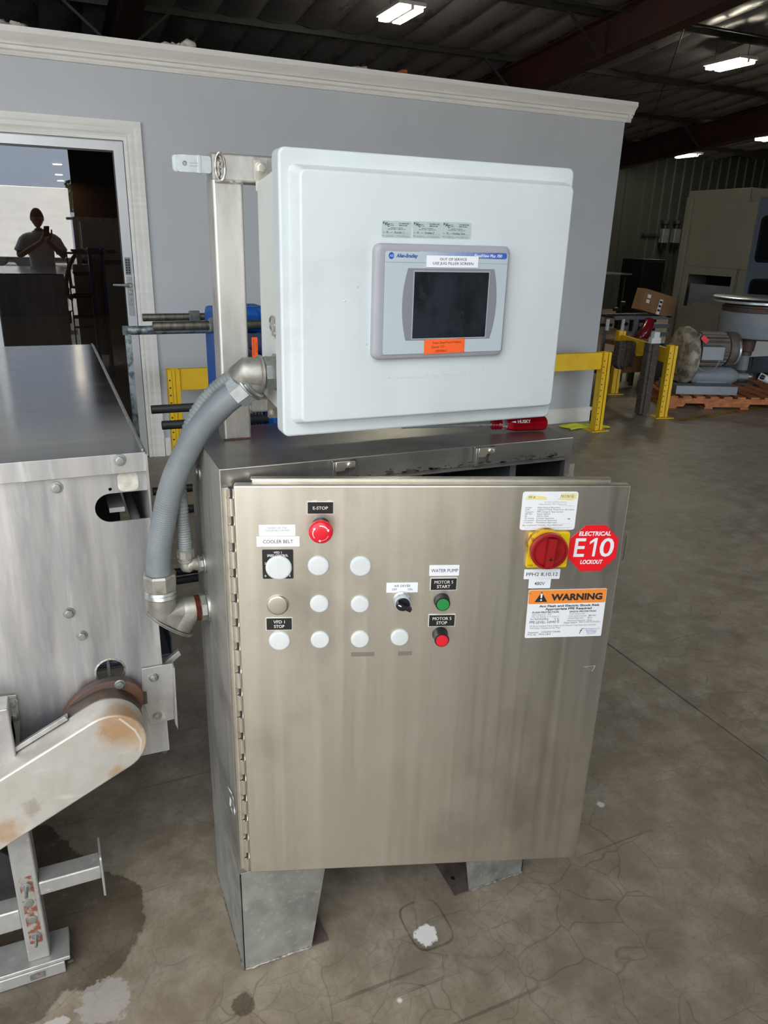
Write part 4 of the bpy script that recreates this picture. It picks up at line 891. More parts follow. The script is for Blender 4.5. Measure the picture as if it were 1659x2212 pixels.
sticky(HP, (916, 734), (1001, 762), [('From: Dawn Food Products', .56, .68, .17, .70), ('Denver, CO', .34, .40, .17, .31), ('DM506-1', .42, .10, .17, .27)], 'label', 'orange sticker under the screen', '', m=ORS, ink=mat('dark_red_ink', '8a1f10', rough=.6), parent=t, rot=.018, c=.0016)
# three calibration stickers on the raised panel
for i, (c00, c11, hand, dt) in enumerate((((825, 476), (888, 514), 'Kettle 1', ('1-24-12', '7-24-13')), ((892, 477.5), (953, 515), 'Kettle 2', ('1-24-12', '7-24-13')), ((956, 479), (1016, 516.5), 'Holding Tank', ('1-24-12', '7-24-13')))):
    a0, b1 = WF3.hit(*c00); a1, b0 = WF3.hit(*c11); ww, hh = a1-a0, b1-b0; q = MB(WF3); q.rrect(a0, a1, b0, b1, 0, .0005, .002, STICK, 3); Z = .0007
    q.text('P', a0+ww*.06, b0+hh*.79, hh*.13, Z, INK, bold=.05); q.text('M', a0+ww*.14, b0+hh*.72, hh*.15, Z, INK, bold=.05); q.text('C', a0+ww*.22, b0+hh*.65, hh*.14, Z, INK, bold=.05)
    q.text('rocess', a0+ww*.15, b0+hh*.885, hh*.05, Z, INK, width=ww*.1, bold=.02); q.text('easurement', a0+ww*.28, b0+hh*.80, hh*.05, Z, INK, width=ww*.17, bold=.02); q.text('ontrols', a0+ww*.33, b0+hh*.70, hh*.06, Z, INK, width=ww*.13, bold=.02)
    q.text('CALIBRATED', a0+ww*.74, b0+hh*.82, hh*.07, Z, INK, width=ww*.36, bold=.02); q.text('SERVICES', a0+ww*.71, b0+hh*.70, hh*.07, Z, INK, width=ww*.28, bold=.02)
    q.text('DENVER, COLORADO', a0+ww*.5, b0+hh*.56, hh*.05, Z, INK, width=ww*.4, bold=.01); q.text('(303) 357-7050 - 1-888-231-8173', a0+ww*.5, b0+hh*.475, hh*.05, Z, INK, width=ww*.6, bold=.01)
    q.text('TECH', a0+ww*.07, b0+hh*.27, hh*.05, Z, INK, width=ww*.09); q.text('INST', a0+ww*.33, b0+hh*.27, hh*.05, Z, INK, width=ww*.07); q.text('DATE', a0+ww*.07, b0+hh*.08, hh*.05, Z, INK, width=ww*.09); q.text('DUE', a0+ww*.54, b0+hh*.08, hh*.05, Z, INK, width=ww*.07)
    q.text('RL', a0+ww*.19, b0+hh*.27, hh*.11, Z, INK, shear=.2); q.text(hand, a0+ww*.58, b0+hh*.26, hh*.12, Z, INK, shear=.2, width=ww*(.32 if i < 2 else .42)); q.text(dt[0], a0+ww*.27, b0+hh*.07, hh*.1, Z, INKG, shear=.2, width=ww*.22); q.text(dt[1], a0+ww*.74, b0+hh*.07, hh*.1, Z, INKG, shear=.2, width=ww*.30)
    q.box(a0+ww*.13, a0+ww*.28, b0+hh*.245, b0+hh*.252, 0, Z, INK); q.box(a0+ww*.38, a0+ww*.95, b0+hh*.245, b0+hh*.252, 0, Z, INK); q.box(a0+ww*.13, a0+ww*.47, b0+hh*.055, b0+hh*.062, 0, Z, INK); q.box(a0+ww*.59, a0+ww*.95, b0+hh*.055, b0+hh*.062, 0, Z, INK)
    q.build('calibration_sticker', bx)

# screwdriver under the box
p0 = Zp(1062, 917, T+.0165); p1 = Zp(1180, 913.5, T+.0165); 
ax = (p1-p0).normalized(); hl_ = (p1-p0).length
t = thing('screwdriver', 'red and clear handled screwdriver lying on the cabinet top under the white box', 'screwdriver', (p0.x, p0.y, T))
q = MB(); q.lathe(p0, ax, [(.0095, 0), (.012, .003), (.0095, .006), (.012, .009), (.0095, .012), (.0115, .015), (.010, .018), (.0115, .021)], CLEARR, 20); q.build('collar', t)
q = MB(); q.lathe(p0+ax*.021, ax, [(.0105, 0), (.0115, .008), (.0115, .012)], CLEARW, 16); q.lathe(p0+ax*.033, ax, [(.0115, 0), (.0145, .012), (.0160, .022), (.0160, hl_-.048), (.0150, hl_-.038), (.010, hl_-.034)], CLEARR, 10)
q.build('handle', t, angle=25)
cfr = Fr(p0, ax, V((0, 0, 1)), None); hw = MB(cfr)
s_ = 1 if cfr.c.y < 0 else -1
nrm = V((0, -.88, .47)); bb_ = nrm.cross(ax).normalized(); cfr = Fr(p0+nrm*.0158, ax, bb_ if bb_.z > 0 else -bb_, nrm)
tx = MB(cfr); tx.text('HUSKY', .066, -.003, .007, .0008, PAPER, width=.030, bold=.03, al='c') if cfr.a.cross(cfr.b).dot(cfr.c) > 0 else tx.text('HUSKY', .066, -.003, .007, .0008, PAPER, width=.030, bold=.03)
tx.prism([(.036, 0), (.047, .0022), (.047, -.0022)], .0004, .0008, PAPER)
tx.build('lettering', t)
MB().cyl(p0, p0-ax*.2, .0032, BRIGHT, 10, r1=.003).build('shaft', t)

# ================================================================== CONDUITS
NUT = 8
t = thing('conduit', 'thick grey flexible conduit curving from the cabinet side up to the white box', 'conduit', (-.06, .192, .80))
ey, ez = .192, .843
start = Yp(345, 1243, .188)
fz = Xp(600, 806, .130); fy = .078; fzz = 1.351
end = Yp(520, 842, .098)
pts = bez([(start.x, .188, start.z-.02), (start.x+.000, .188, start.z+.03), tuple(Yp(351, 1140, .184)), tuple(Yp(376, 1035, .170)), tuple(Yp(425, 937, .145)), tuple(Yp(478, 876, .117)), tuple(end)], 66)
rad = [.0238+.0004*(i % 2) for i in range(len(pts))]
pts2 = []
MB().sweep(pts, .0240, CONDUIT, 24).build('hose', t, angle=50)
# ribbing on the lower, tighter part
rb = MB()
for i in range(4, 30, 1):
    for f in (0, .5):
        p = pts[i].lerp(pts[i+1], f); tt = (pts[i+1]-pts[i]).normalized(); rb.lathe(p-tt*.0012, tt, [(.0240, 0), (.02455, .0012), (.0240, .0024)], CONDUIT, 24)
rb.build('ribbing', t, angle=60)
# lower LB elbow
ex_ = start.x; cz_ = ez
nt_ = MB(); zt = start.z
nt_.lathe((ex_, .188, zt-.030), (0, 0, 1), [(.031, 0), (.033, .002), (.034, .018), (.034, .032), (.031, .036), (.0255, .036)], CAST, 8, ph=.2)
nt_.lathe((ex_, .188, zt-.047), (0, 0, 1), [(.030, 0), (.033, .003), (.030, .007), (.029, .009), (.033, .012), (.030, .017)], ZINC, 28); nt_.build('gland_nut', t, angle=30)
def ring(c, ax, r, n=20):
    ax = V(ax).normalized(); x = ax.orthogonal().normalized(); y = ax.cross(x); return [V(c)+x*r*cos(2*pi*k/n)+y*r*sin(2*pi*k/n) for k in range(n)]
lb = MB()
kc = V((ex_-.002, .190, ez-.012)); dn = V((-.60, 0, -.80)).normalized(); da = V((.80, 0, -.60)).normalized()
def oval(c, ra_, rb_, n=28): return [V(c)+da*ra_*cos(2*pi*k/n)+V((0, 1, 0))*rb_*sin(2*pi*k/n) for k in range(n)]
pc = V((ex_+.016, .190, ez-.024))
lb.hull(ring((ex_, .188, zt-.046), (0, 0, 1), .029)+ring((ex_, .188, zt-.085), (0, 0, 1), .028)+oval(pc-da*.018, .028, .026), CAST)
lb.hull(ring((-.028, .191, ez), (1, 0, 0), .026)+ring((-.05, .191, ez), (1, 0, 0), .026)+oval(pc+da*.012, .034, .026), CAST)
lb.hull(ring((ex_, .188, zt-.080), (0, 0, 1), .028)+ring((-.052, .191, ez), (1, 0, 0), .0255)+oval(pc, .040, .026), CAST)
lb.build('elbow_body', t, angle=50)
cv = MB(); cv.hull(oval(pc+dn*.0015, .056, .030)+oval(pc+dn*.0045, .055, .029), CAST); cv.hull(oval(pc+dn*.0045, .053, .028)+oval(pc+dn*.0055, .053, .028), BLACKP); cv.hull(oval(pc+dn*.0055, .055, .029)+oval(pc+dn*.008, .054, .028), CAST)
cv.build('cover_plate', t)
tp = MB()
for i in range(5): tp.lathe((-.029+.0022*i, .191, ez), (1, 0, 0), [(.0262, 0), (.0275, .0011), (.0262, .0022)], COPPER, 24)
tp.build('thread', t, angle=60)
MB().lathe((-.019, .191, ez), (1, 0, 0), [(.027, 0), (.0295, .002), (.0295, .012), (.028, .014)], ZINC, 8, ph=.2).lathe((-.005, .191, ez), (1, 0, 0), [(.0325, 0), (.0335, .002), (.0335, .005)], ZINC, 40).build('locknut', t, angle=30)
# upper 45 degree fitting
ub = MB(); dir_ = (pts[-1]-pts[-4]).normalized()
c1 = pts[-1]
ub.lathe(c1-dir_*.012, dir_, [(.0255, 0), (.030, .001), (.031, .014), (.031, .027), (.029, .029)], BRIGHT, 8, ph=.3)
ub.build('gland_nut', t, angle=30)
ub = MB(); c2 = c1+dir_*.018
ub.lathe(c2-dir_*.002, dir_, [(.031, 0), (.0345, .002), (.0345, .005), (.031, .006), (.031, .008), (.034, .010), (.031, .013)], ZINC, 30)
mid = (c2+V((.092, fy, fzz)))*.5+V((-.005, 0, .007))
arc = bez([tuple(c2+dir_*.005), tuple(c2+dir_*.018), (.070, (c2.y+fy)/2, fzz+.000), (.092, fy, fzz), (.105, fy, fzz)], 24)
ub.sweep(arc, .0275, CAST, 24); ub.lathe((.094, fy, fzz), (1, 0, 0), [(.029, 0), (.032, .002), (.032, .006), (.029, .008)], CAST, 30)
ub.build('angle_fitting', t, angle=45)
MB().lathe((.102, fy, fzz), (1, 0, 0), [(.028, 0), (.0305, .001), (.0305, .022), (.028, .024)], ZINC, 8, ph=.2).lathe((.124, fy, fzz), (1, 0, 0), [(.033, 0), (.034, .003), (.033, .006)], ZINC, 8, ph=.5).build('locknut', t, angle=30)

t = thing('conduit', 'thin ribbed grey conduit running behind the thick one from a small elbow', 'conduit', (-.03, .21, .93))
sy = .192; sz_ = .942; s0 = Yp(400, 1183, .195)
pts = bez([(s0.x, .195, s0.z-.01), (s0.x, .196, s0.z+.03), tuple(Yp(393, 1110, .20)), tuple(Yp(388, 1040, .205)), tuple(Yp(394, 975, .205)), tuple(Yp(417, 905, .2)), tuple(Yp(455, 850, .19)), tuple(Yp(505, 812, .17)), tuple(Yp(552, 800, .150)), (.131, .135, 1.36)], 288)
MB().sweep(pts, [.0126+.0014*((i//2) % 2) for i in range(len(pts))], CONDUIT2, 16).build('hose', t, angle=60)
q = MB(); q.lathe((s0.x, .195, s0.z-.020), (0, 0, 1), [(.016, 0), (.0185, .001), (.0185, .016), (.016, .018)], CAST, 10).build('gland_nut', t, angle=30)
q = MB(); q.lathe((s0.x, .195, s0.z-.031), (0, 0, 1), [(.014, 0), (.0165, .002), (.0165, .005), (.014, .007), (.014, .012)], CAST, 20)
q.sweep(bez([(s0.x, .195, s0.z-.026), (s0.x+.001, .194, s0.z-.042), (s0.x+.010, .193, sz_+.003), (s0.x+.024, .192, sz_)], 18), .0135, CAST, 16); q.lathe((s0.x+.022, .192, sz_), (1, 0, 0), [(.015, 0), (.0175, .001), (.0175, .004), (.015, .005)], CAST, 20); q.build('elbow', t, angle=45)
q = MB(); q.lathe((s0.x+.025, .192, sz_), (1, 0, 0), [(.0145, 0), (.0165, .001), (.0165, -s0.x-.032), (.0145, -s0.x-.031)], ZINC, 8); q.lathe((-.006, .192, sz_), (1, 0, 0), [(.019, 0), (.0195, .002), (.018, .006)], ZINC, 24); q.build('locknut', t, angle=30)

# ================================================================== LEFT MACHINE
MY, MX, ML = .262, -.097, -1.45
mc = thing('cooling_tunnel', 'long stainless food machine with shiny lid and streaked end panel, at the left edge', 'machine', (-.75, 1.05, 0))
F = Fr((0, MY, 0)); zl = Yp(312, 976, MY-.012).z
brz = Yp(357, 1622, MY).z
def Fh(px, py, c=0): return F.hit(px, py, c)
# end panel with slot open to the right edge and round hole
sa, sb = Fh(240, 1097); sr = (Fh(240, 1066)[1]-Fh(240, 1128)[1])/2; sb = (Fh(240, 1066)[1]+Fh(240, 1128)[1])/2
arcp = [(sa+sr*cos(radians(90+180*k/14)), sb+sr*sin(radians(90+180*k/14))) for k in range(15)]
hr = .0285; ha, hb = Fh(238, 1450)
ALUP = mat('streaked_aluminium_panel', 'c4c1bd', 'aeadac', (16, 16, 1.1), rough=(.42, .6), metal=.8, bump=.0002, dirt=[('dedcd8', (30, 30, 3), .55, .7, .6), ('858587', (11, 11, 1.4), .48, .64, .75), ('e6e4e0', (2.5, 2.5, .8), .55, .75, .5)], spots=[(tuple(Yp(190, 1485, MY)-V((-.75, 1.05, 0))), .022, '8a6a44', .5, 20), (tuple(Yp(100, 1570, MY)-V((-.75, 1.05, 0))), .05, '7f8186', .6, 12), (tuple(Yp(20, 1640, MY)-V((-.75, 1.05, 0))), .06, '7f8186', .5, 12)])
out = [(ML, brz+.03), (MX, brz), (MX, sb-sr)] + list(reversed(arcp)) + [(MX, sb+sr), (MX, zl-.002), (ML, zl-.002)]
MB(F).prism(out, -.003, 0, ALUP, holes=[circ(ha, hb, hr, 28), circ(*Fh(238, 1057), .0035, 10)]).build('end_panel', mc)
q = MB(F); n = 28; c1 = circ(ha, hb, hr, n); c2 = circ(ha, hb, hr+.004, n); q.add([(p[0], p[1], .0004) for p in c2]+[(p[0], p[1], .0012) for p in c1], [(i, (i+1) % n, (i+1) % n+n, i+n) for i in range(n)], WELD); q.build('hole_rim', mc)
# lid: slightly folded sheet
q = MB(); q.box(ML, MX+.001, MY-.014, 1.85, zl-.002, zl, LID); lidp = q.build('lid', mc, bevel=.001, seg=1)
q = MB(F); q.box(ML, MX+.001, zl-.040, zl, .0115, .014, ALU); q.build('lid_lip', mc, bevel=.001)
MB().box(MX-.0, MX+.004, MY-.018, 1.86, Yp(330, 1175, MY).z-.1, zl-.003, LEGST).build('side_panel', mc)
MB().box(MX-.005, MX-.001, MY, 1.86, zl, zl+.003, LEGST).build('lid_edge_strip', mc)
for i in range(7): MB().hexbolt((MX+.004, MY+.12+.22*i, zl-.018), (1, 0, 0), .005, ZINC, washer=False).build('bolt', mc)
# things within
MB().box(ML, MX-.02, .9, .905, brz-.1, zl-.05, DARK).build('inner_bulkhead', mc)
MB().box(ML, MX-.16, MY+.02, .9, zl-.35, zl-.345, DARK).build('inner_shelf', mc)
q = MB(); q.box(MX-.075, MX-.045, MY+.03, 1.3, zl-.135, zl-.125, LEGST); q.build('inner_rail', mc)
MB().cyl((MX-.022, MY+.04, zl-.17), (MX-.022, 1.3, zl-.17), .010, LEGST, 12).build('inner_pipe', mc)
MB().box(ML, MX-.01, 1.75, 1.85, .35, zl-.01, ALU).build('rear_panel', mc)
q = MB(F); q.box(ha-.04, ha+.05, hb-.008, hb+.03, -.05, -.045, BLUEG); q.box(ha-.005, ha+.001, hb-.03, hb+.03, -.04, -.03, SHEET); q.build('inner_bracket', mc)
# bolts on the end panel
for px, py, r in ((122, 1053, .0085), (149, 1324, .0085), (177, 1373, .0082)):
    a, b_ = Fh(px, py); MB(F).hexbolt((a, b_, 0), (0, 0, 1), r, ZINC).build('bolt', mc)
a, b_ = Fh(259, 994, .014); MB(F).hexbolt((a, b_, .014), (0, 0, 1), .0085, ZINC).build('bolt', mc)
a0, b1 = Fh(252, 1022); a1, b0 = Fh(300, 1058); MB(F).prism(rr(a0, a1, b0, b1, .01, 3), 0, .0003, mat('glue_residue', 'b9b2a2', 'd8d4ca', (60, 60, 60), rough=.6, metal=.2)).build('adhesive_patch', mc)
# right bracket: plate, outer flange, little tab
G = F.up(.006)
P = [G.hit(x, y) for x, y in ((306, 1445), (372, 1433), (376, 1553), (325, 1566), (306, 1500))]
q = MB(F); q.prism(P, .003, .007, LEGST); br = q.build('side_bracket', mc, bevel=.001)
p0, p1 = G.hit(372, 1433), G.hit(377, 1556)
MB(F).prism([(p0[0]-.001, p0[1]), (p0[0]+.0025, p0[1]), (p1[0]+.004, p1[1]-.012), (p1[0]-.001, p1[1]+.004)], -.01, .028, LEGST).build('flange', br, bevel=.0008)
tq = [F.hit(x, y, -.02) for x, y in ((354, 1432), (366, 1436), (391, 1414), (386, 1405))]
MB(F).prism(tq, -.03, -.018, LEGST).build('tab', br, bevel=.0008)
for px, py in ((332, 1463), (340, 1545)):
    a, b_ = G.hit(px, py); q = MB(F); q.hexbolt((a, b_, .007), (0, 0, 1), .0075, ZINC); q.cyl((a, b_, .01), (a, b_, .022), .0035, ZINC, 8); q.build('bolt', br)
q = MB(F); a0, b1 = Fh(300, 1500); q.prism([Fh(x, y) for x, y in ((292, 1490), (316, 1490), (318, 1516), (296, 1520))], .0071, .0078, RUSTY); q.build('rust_patch', br)
# blue tray seen between machine and cabinet
p0 = Yp(343, 1340, .62); p1 = Yp(374, 1413, .62)
q = MB(); q.box(p0.x-.3, p1.x, .62, .95, p1.z-.004, p1.z, BLUEG); q.box(p0.x-.3, p1.x, .62, .624, p1.z-.012, p1.z+.004, BLUEG); q.box(p1.x-.004, p1.x, .62, .95, p1.z, p1.z+.05, BLUEG); q.build('blue_tray', mc, bevel=.001, label='pale blue tray')

# chain guard: tilted oblong box with a round end
GY = .125; GF0 = Fr((0, GY, 0))
cA, cB = GF0.hit(247, 1618)
e0 = GF0.hit(0, 1685); e1 = GF0.hit(223, 1546); ang = math.atan2(e1[1]-e0[1], e1[0]-e0[0])
ga = V((cos(ang), 0, sin(ang))); gb = V((-sin(ang), 0, cos(ang)))
gb_r = abs((V((e1[0], 0, e1[1]))-V((cA, 0, cB))).dot(gb))
e2 = GF0.hit(218, 1698); rl = abs((V((e2[0], 0, e2[1]))-V((cA, 0, cB))).dot(gb)); R = (gb_r+rl)/2
cen = V((cA, 0, cB)) + gb*(gb_r-rl)/2
GF = Fr((cen.x, GY, cen.z), ga, gb)
rt_ = V((-.75, 1.05, 0))
def rel(px, py, y): return tuple(Yp(px, py, y)-rt_)
GUARD = mat('tan_stained_guard', 'cfcac1', 'bdb7ac', (14, 14, 9), rough=(.4, .6), metal=.5, dirt=[('5f574c', (22, 22, 22), .68, .76, .6), ('e4e0d8', (9, 9, 25), .58, .7, .5)], spots=[(rel(262, 1572, GY), .045, 'b98a52', .75, 14), (rel(300, 1600, GY), .03, 'c9a878', .5, 20), (rel(15, 1800, GY), .035, 'b58a54', .6, 22), (rel(255, 1668, GY), .02, 'b08a58', .6, 30), (rel(70, 1745, GY), .02, '8f8372', .5, 40)])
cgd = (MY-GY)-.012
gl = .95
P = [(-gl, -R)] + [(R*sin(radians(-180+180*k/20))*-1 if 0 else R*cos(radians(-90+180*k/20)), R*sin(radians(-90+180*k/20))) for k in range(21)] + [(-gl, R)]
q = MB(GF); n = len(P)
q.prism(P, -.012-.055, 0, GUARD); cg = q.build('chain_guard', mc, bevel=.004, seg=3, label='slanting round-ended guard with tan stains')
P2 = [(-.30+.0, -R*.98)] + [(R*1.0*cos(radians(-90+180*k/20)), R*1.0*sin(radians(-90+180*k/20))) for k in range(21)] + [(-.05, R*1.0)]
MB(GF).prism([(p[0], p[1]) for p in P2], -cgd+.02, -.067, mat('dark_stained_band', '6a6058', '4d3f36', (20, 20, 20), rough=.45, metal=.6, dirt=[('a07a48', (8, 8, 8), .55, .7, .5)])).build('backing_band', cg, bevel=.002)
q = MB(GF); q.box(-gl, -.048, R+.001, R+.004, -.080, -.055, LEGST); q.box(-gl, -.048, R+.001, R+.013, -.060, -.055, LEGST); q.build('top_strip', cg, bevel=.001)
q = MB(GF); f_ = [(.078*cos(radians(t_))*1.15+.0, .066*sin(radians(t_))+.016) for t_ in range(0, 360, 15)]; q.prism(f_, -cgd, -cgd+.02, RUSTY); q.hexbolt((.062, .052, -cgd+.02), (0, 0, 1), .008, ZINC); q.hexbolt((-.055, .055, -cgd+.02), (0, 0, 1), .007, RUSTY); q.build('bearing_flange', cg, bevel=.003)
q = MB(GF)
for (x0, y0, x1, y1) in ((.045, .045, .05, .02), (.05, .02, .054, .0), (.054, 0, .05, -.03), (.05, -.03, .035, -.05)): q.prism([(x0-.002, y0), (x0+.002, y0), (x1+.003, y1), (x1-.002, y1)], 0, .0003, mat('pale_drip', 'd0c7b8', rough=.5, metal=.3))
q.build('drip_mark', cg)

# left edge bracket and the leg frame
q = MB(F); P = [F.hit(x, y, .008) for x, y in ((-40, 1510), (35, 1502), (44, 1560), (42, 1650), (-40, 1650))]; q.prism(P, .004, .008, LEGST); lb_ = q.build('leg_bracket', mc, bevel=.001)
for px, py in ((25, 1517), (30, 1548)): a, b_ = F.hit(px, py, .008); MB(F).hexbolt((a, b_, .008), (0, 0, 1), .0085, ZINC).build('bolt', lb_)
LY = .17
l0 = Yp(59, 2064, LY); l1 = Yp(108, 2052, LY); lx0_, lx1_ = l0.x, l1.x-.001
LG = Fr((0, LY, 0)); lz = .040
q = MB(); q.box(lx0_, lx1_, LY, LY+.052, lz, .70, LEGST); leg = q.build('leg', mc, bevel=.003)
rz0, rz1 = LG.hit(48, 1896)[1], LG.hit(80, 2036)[1]
xc = (lx0_+lx1_)/2
RP = mat('rust_stain', '7c4a36', '97928a', (70, 70, 70), rough=.7, metal=.2, lo=.44, hi=.56)
q = MB(LG); q.prism(rr(xc-.013, xc+.013, rz1, rz0, .004, 3), 0, .0005, RP); q.build('rust_strip', leg)
for px, py, pin in ((57, 1915, 1), (62, 1950, 0), (70, 1985, 0), (78, 2020, 1)):
    a, b_ = LG.hit(px, py); q = MB(LG)
    q.lathe((a, b_, .0005), (0, 0, 1), [(.010, 0), (.010, .002), (.007, .003)], ZINC, 14)
    if pin: q.cyl((a, b_, 0), (a, b_-.004, .028), .0035, ZINC, 8)
    q.build('stud', leg)
# stub arm to the right with end plate
a1_, bt_ = LG.hit(218, 1880)[0], 0
zt = LG.hit(92, 1907)[1]; zb = LG.hit(94, 1935)[1]
q = MB(); q.box(lx1_, a1_, LY+.002, LY+.048, zb, zt, LEGST); arm = q.build('stub_arm', mc, bevel=.003)
pz1, pz0 = LG.hit(220, 1845)[1], LG.hit(226, 1930)[1]
MB(Fr((a1_, LY, 0), (0, 1, 0), (0, 0, 1))).prism(rr(-.012, .06, pz0, pz1, .008, 3), 0, .005, LEGST).build('end_plate', arm, bevel=.001)
# left arm and rear leg, motor plate
zt = LG.hit(30, 1972)[1]; zb = LG.hit(40, 2002)[1]
MB().box(-1.4, lx0_, LY+.003, LY+.047, zb-.012, zt, LEGST).build('cross_arm', mc, bevel=.003)
MB().box(lx0_, lx1_, 1.6, 1.652, 0, .70, LEGST).build('leg', mc, bevel=.003)
MB().box(-1.40, -1.348, LY, LY+.052, lz, .70, LEGST).build('leg', mc, bevel=.003)
MB().box(-1.40, -1.348, 1.6, 1.652, 0, .70, LEGST).build('leg', mc, bevel=.003)
MB().box(lx0_+.004, lx1_-.004, LY+.052, 1.6, .48, .53, LEGST).build('side_beam', mc, bevel=.003)
MB().box(-1.40, lx1_, LY+.01, LY+.05, .60, .66, LEGST).build('front_beam', mc, bevel=.003)
a, b_ = Fr((0, .30, 0)).hit(-8, 1905); q = MB(); q.lathe((a-.06, .29, b_), (0, 1, 0), [(.12, 0), (.125, .01), (.125, .16), (.11, .18)], BLACKM, 32); q.build('drive_motor', mc, angle=40)
MB().box(a-.09, a-.03, .30, .46, b_, .5, LEGST).build('motor_mount', mc)
# foot rail (channel)
r1 = Zp(150, 2052, .045).x; ry0, ry1 = .150, .238
q = MB(); q.box(-1.6, r1-.012, ry0, ry0+.004, 0.001, .032, LEGST); q.box(-1.6, r1, ry0+.004, ry1, .030, .040, LEGST); q.box(-1.6, r1, ry1-.004, ry1, 0.001, .03, LEGST); rail = q.build('foot_rail', mc, bevel=.0015)
q = MB(Fr((0, ry0, 0))); a, b_ = Fr((0, ry0, 0)).hit(80, 2089); q.prism(rr(a-.017, a+.014, .008, .026, .003, 3), 0, .0015, ZINC); q.prism(circ(a, .017, .004, 12), .0015, .002, RP); q.build('weld_plate', rail)
MB().cyl((r1-.006, ry0+.01, .018), (r1+.006, ry0+.01, .018), .004, BLACKM, 8).build('bolt', rail)

# ================================================================== HEAT EXCHANGER BEHIND
hx = thing('plate_heat_exchanger', 'blue framed press with long threaded rods standing behind the cabinet', 'machine', (.25, .9, 0))
def blade(xl, y0, y1, z0, z1, th, name='end_plate'):
    f_ = Fr((xl, 0, 0), (0, -1, 0), (0, 0, 1), (-1, 0, 0))
    P = rr(-y1, -y0, z0, z1, .03, 5); q = MB(f_); q.prism(P, -th, 0, BLUE); return q.build(name, hx, bevel=.006)
XA = .158; XB = .315
t1 = Xp(440, 658, XA); t2 = Xp(557, 672, XB)
blade(XA, .66, t1.y, .10, t1.z, .035); 
pB = blade(XB-.035, .66, .98, .10, Xp(525, 655, XB-.035).z, .035)
q = MB(); q.box(XA+.02, XB+.02, .80, .88, 1.33, 1.40, BLUE); q.build('top_bar', hx, bevel=.02)
fb = Fr((XB-.035, 0, 0), (0, -1, 0), (0, 0, 1), (-1, 0, 0))
o0 = Yp(544, 729, .655); o1 = Yp(558, 773, .655)
q = MB(Fr((0, .6585, 0))); q.box(o0.x, o1.x, o1.z, o0.z, 0, .001, ORS); q.text('Dawn Food Products', (o0.x+o1.x)/2-.004, (o0.z+o1.z)/2, .0035, .0012, mat('dark_red_ink', '8a1f10'), width=(o0.z-o1.z)*.75, rot=-pi/2); q.text('Denver, CO', (o0.x+o1.x)/2+.003, (o0.z+o1.z)/2, .0035, .0012, mat('dark_red_ink', '8a1f10'), width=(o0.z-o1.z)*.45, rot=-pi/2)
q.build('orange_sticker', hx, label='small orange sticker')
def rod(px, py, y, x1, r, m, name='rod', hexr=0, hx_at=()):
    p = Yp(px, py, y); q = MB(); q.cyl((p.x, y, p.z), (x1, y, p.z), r, m, 14)
    for x in hx_at: q.lathe((x, y, p.z), (1, 0, 0), [(hexr*.92, 0), (hexr, .003), (hexr, .028), (hexr*.92, .03)], ZINC, 6)
    q.build(name, hx, angle=40); return p
rod(308, 686, .98, .45, .0105, RODM, 'threaded_rod', .019, (XA-.032, XB+.002))
rod(330, 705, .70, .45, .0115, RODM, 'threaded_rod', .020, (XA-.03, XB+.002))
p = rod(272, 714, .84, XB, .0115, GALVP, 'carrying_bar'); 
ft = Yp(303, 985, .84)
MB().sweep([(p.x+.004, .84, p.z+.008), (p.x+.004, .84, .01)], .0105, GALVP, 4).build('end_support', hx)
MB().lathe((p.x-.008, .84, p.z), (1, 0, 0), [(.013, 0), (.013, .012)], GALVP, 6).build('bar_end', hx)
for px, py, y in ((327, 885, .80), (350, 919, .72), (330, 1062, .80), (330, 1108, .72), (330, 1243, .80), (330, 1262, .72), (330, 1330, .76)):
    rod(px, py, y, XB, .0115, BLACKM, 'threaded_rod', .019, ())
for y in (.68, .96):
    MB().box(XA-.01, XA+.05, y-.02, y+.02, 0, .12, BLUE).build('foot', hx); MB().box(XB-.045, XB+.01, y-.02, y+.02, 0, .12, BLUE).build('foot', hx)
for i in range(9): MB().box(XA+.037+.009*i, XA+.043+.009*i, .74, .92, .25, 1.28, SHEET).build('plate', hx, bevel=.001, seg=1)

# ================================================================== YELLOW GUARD RAILS
def rail_post(x, y, h, t, w_=.085, holes=True, rot=0):
    q = MB(); o = .028
    f_ = Fr((x, y, 0), (cos(rot), sin(rot), 0), (0, 0, 1))
    q.fr = f_
    q.prism(rr(-w_/2, w_/2, .01, h, .002, 1), -.075, -.070, YRAIL); 
    q.box(-w_/2, -w_/2+.028, .01, h, -.003, 0, YRAIL); q.box(w_/2-.03, w_/2, .01, h, -.003, 0, YRAIL)
    q.box(-w_/2, -w_/2+.003, .01, h, -.075, 0, YRAIL); q.box(w_/2-.003, w_/2, .01, h, -.075, 0, YRAIL); q.box(-w_/2+.028, w_/2-.03, .01, h, -.012, -.009, YRAIL)
    po_ = q.build('post', t, bevel=.0012, seg=1)
    if holes:
        hq = MB(f_)
        for i in range(12): z = .06+.052*i; hq.lathe((-w_/2+.014, z, 0), (0, 0, 1), [(.006, 0), (.006, .0005)], DARK, 10)
        hq.build('bolt_hole', po_)
    b_ = MB(f_); b_.box(-.09, .10, 0, .008, -.12, .03, YRAIL)
    for a_, c_ in ((-.07, .015), (.08, .015), (.08, -.1)): b_.hexbolt((a_, .008, c_), (0, 1, 0), .010, ZINC)
    b_.build('base_plate', t, bevel=.001)
yr = thing('guard_rail', 'long yellow steel guard rail running along the grey office wall', 'rail', (2.3, 4.03, 0))
pr = Zp(1286, 930); rail_post(4.205, 4.00, .705, yr)
rail_post(.50, 4.00, .705, yr)
MB(Fr((0, 4.03, 0))).prism(rr(.545, 4.16, .557, .703, .006, 2), -.035, .012, YRAIL).build('beam', yr, bevel=.002)
p1_ = Zp(1432, 903); rt = -.25
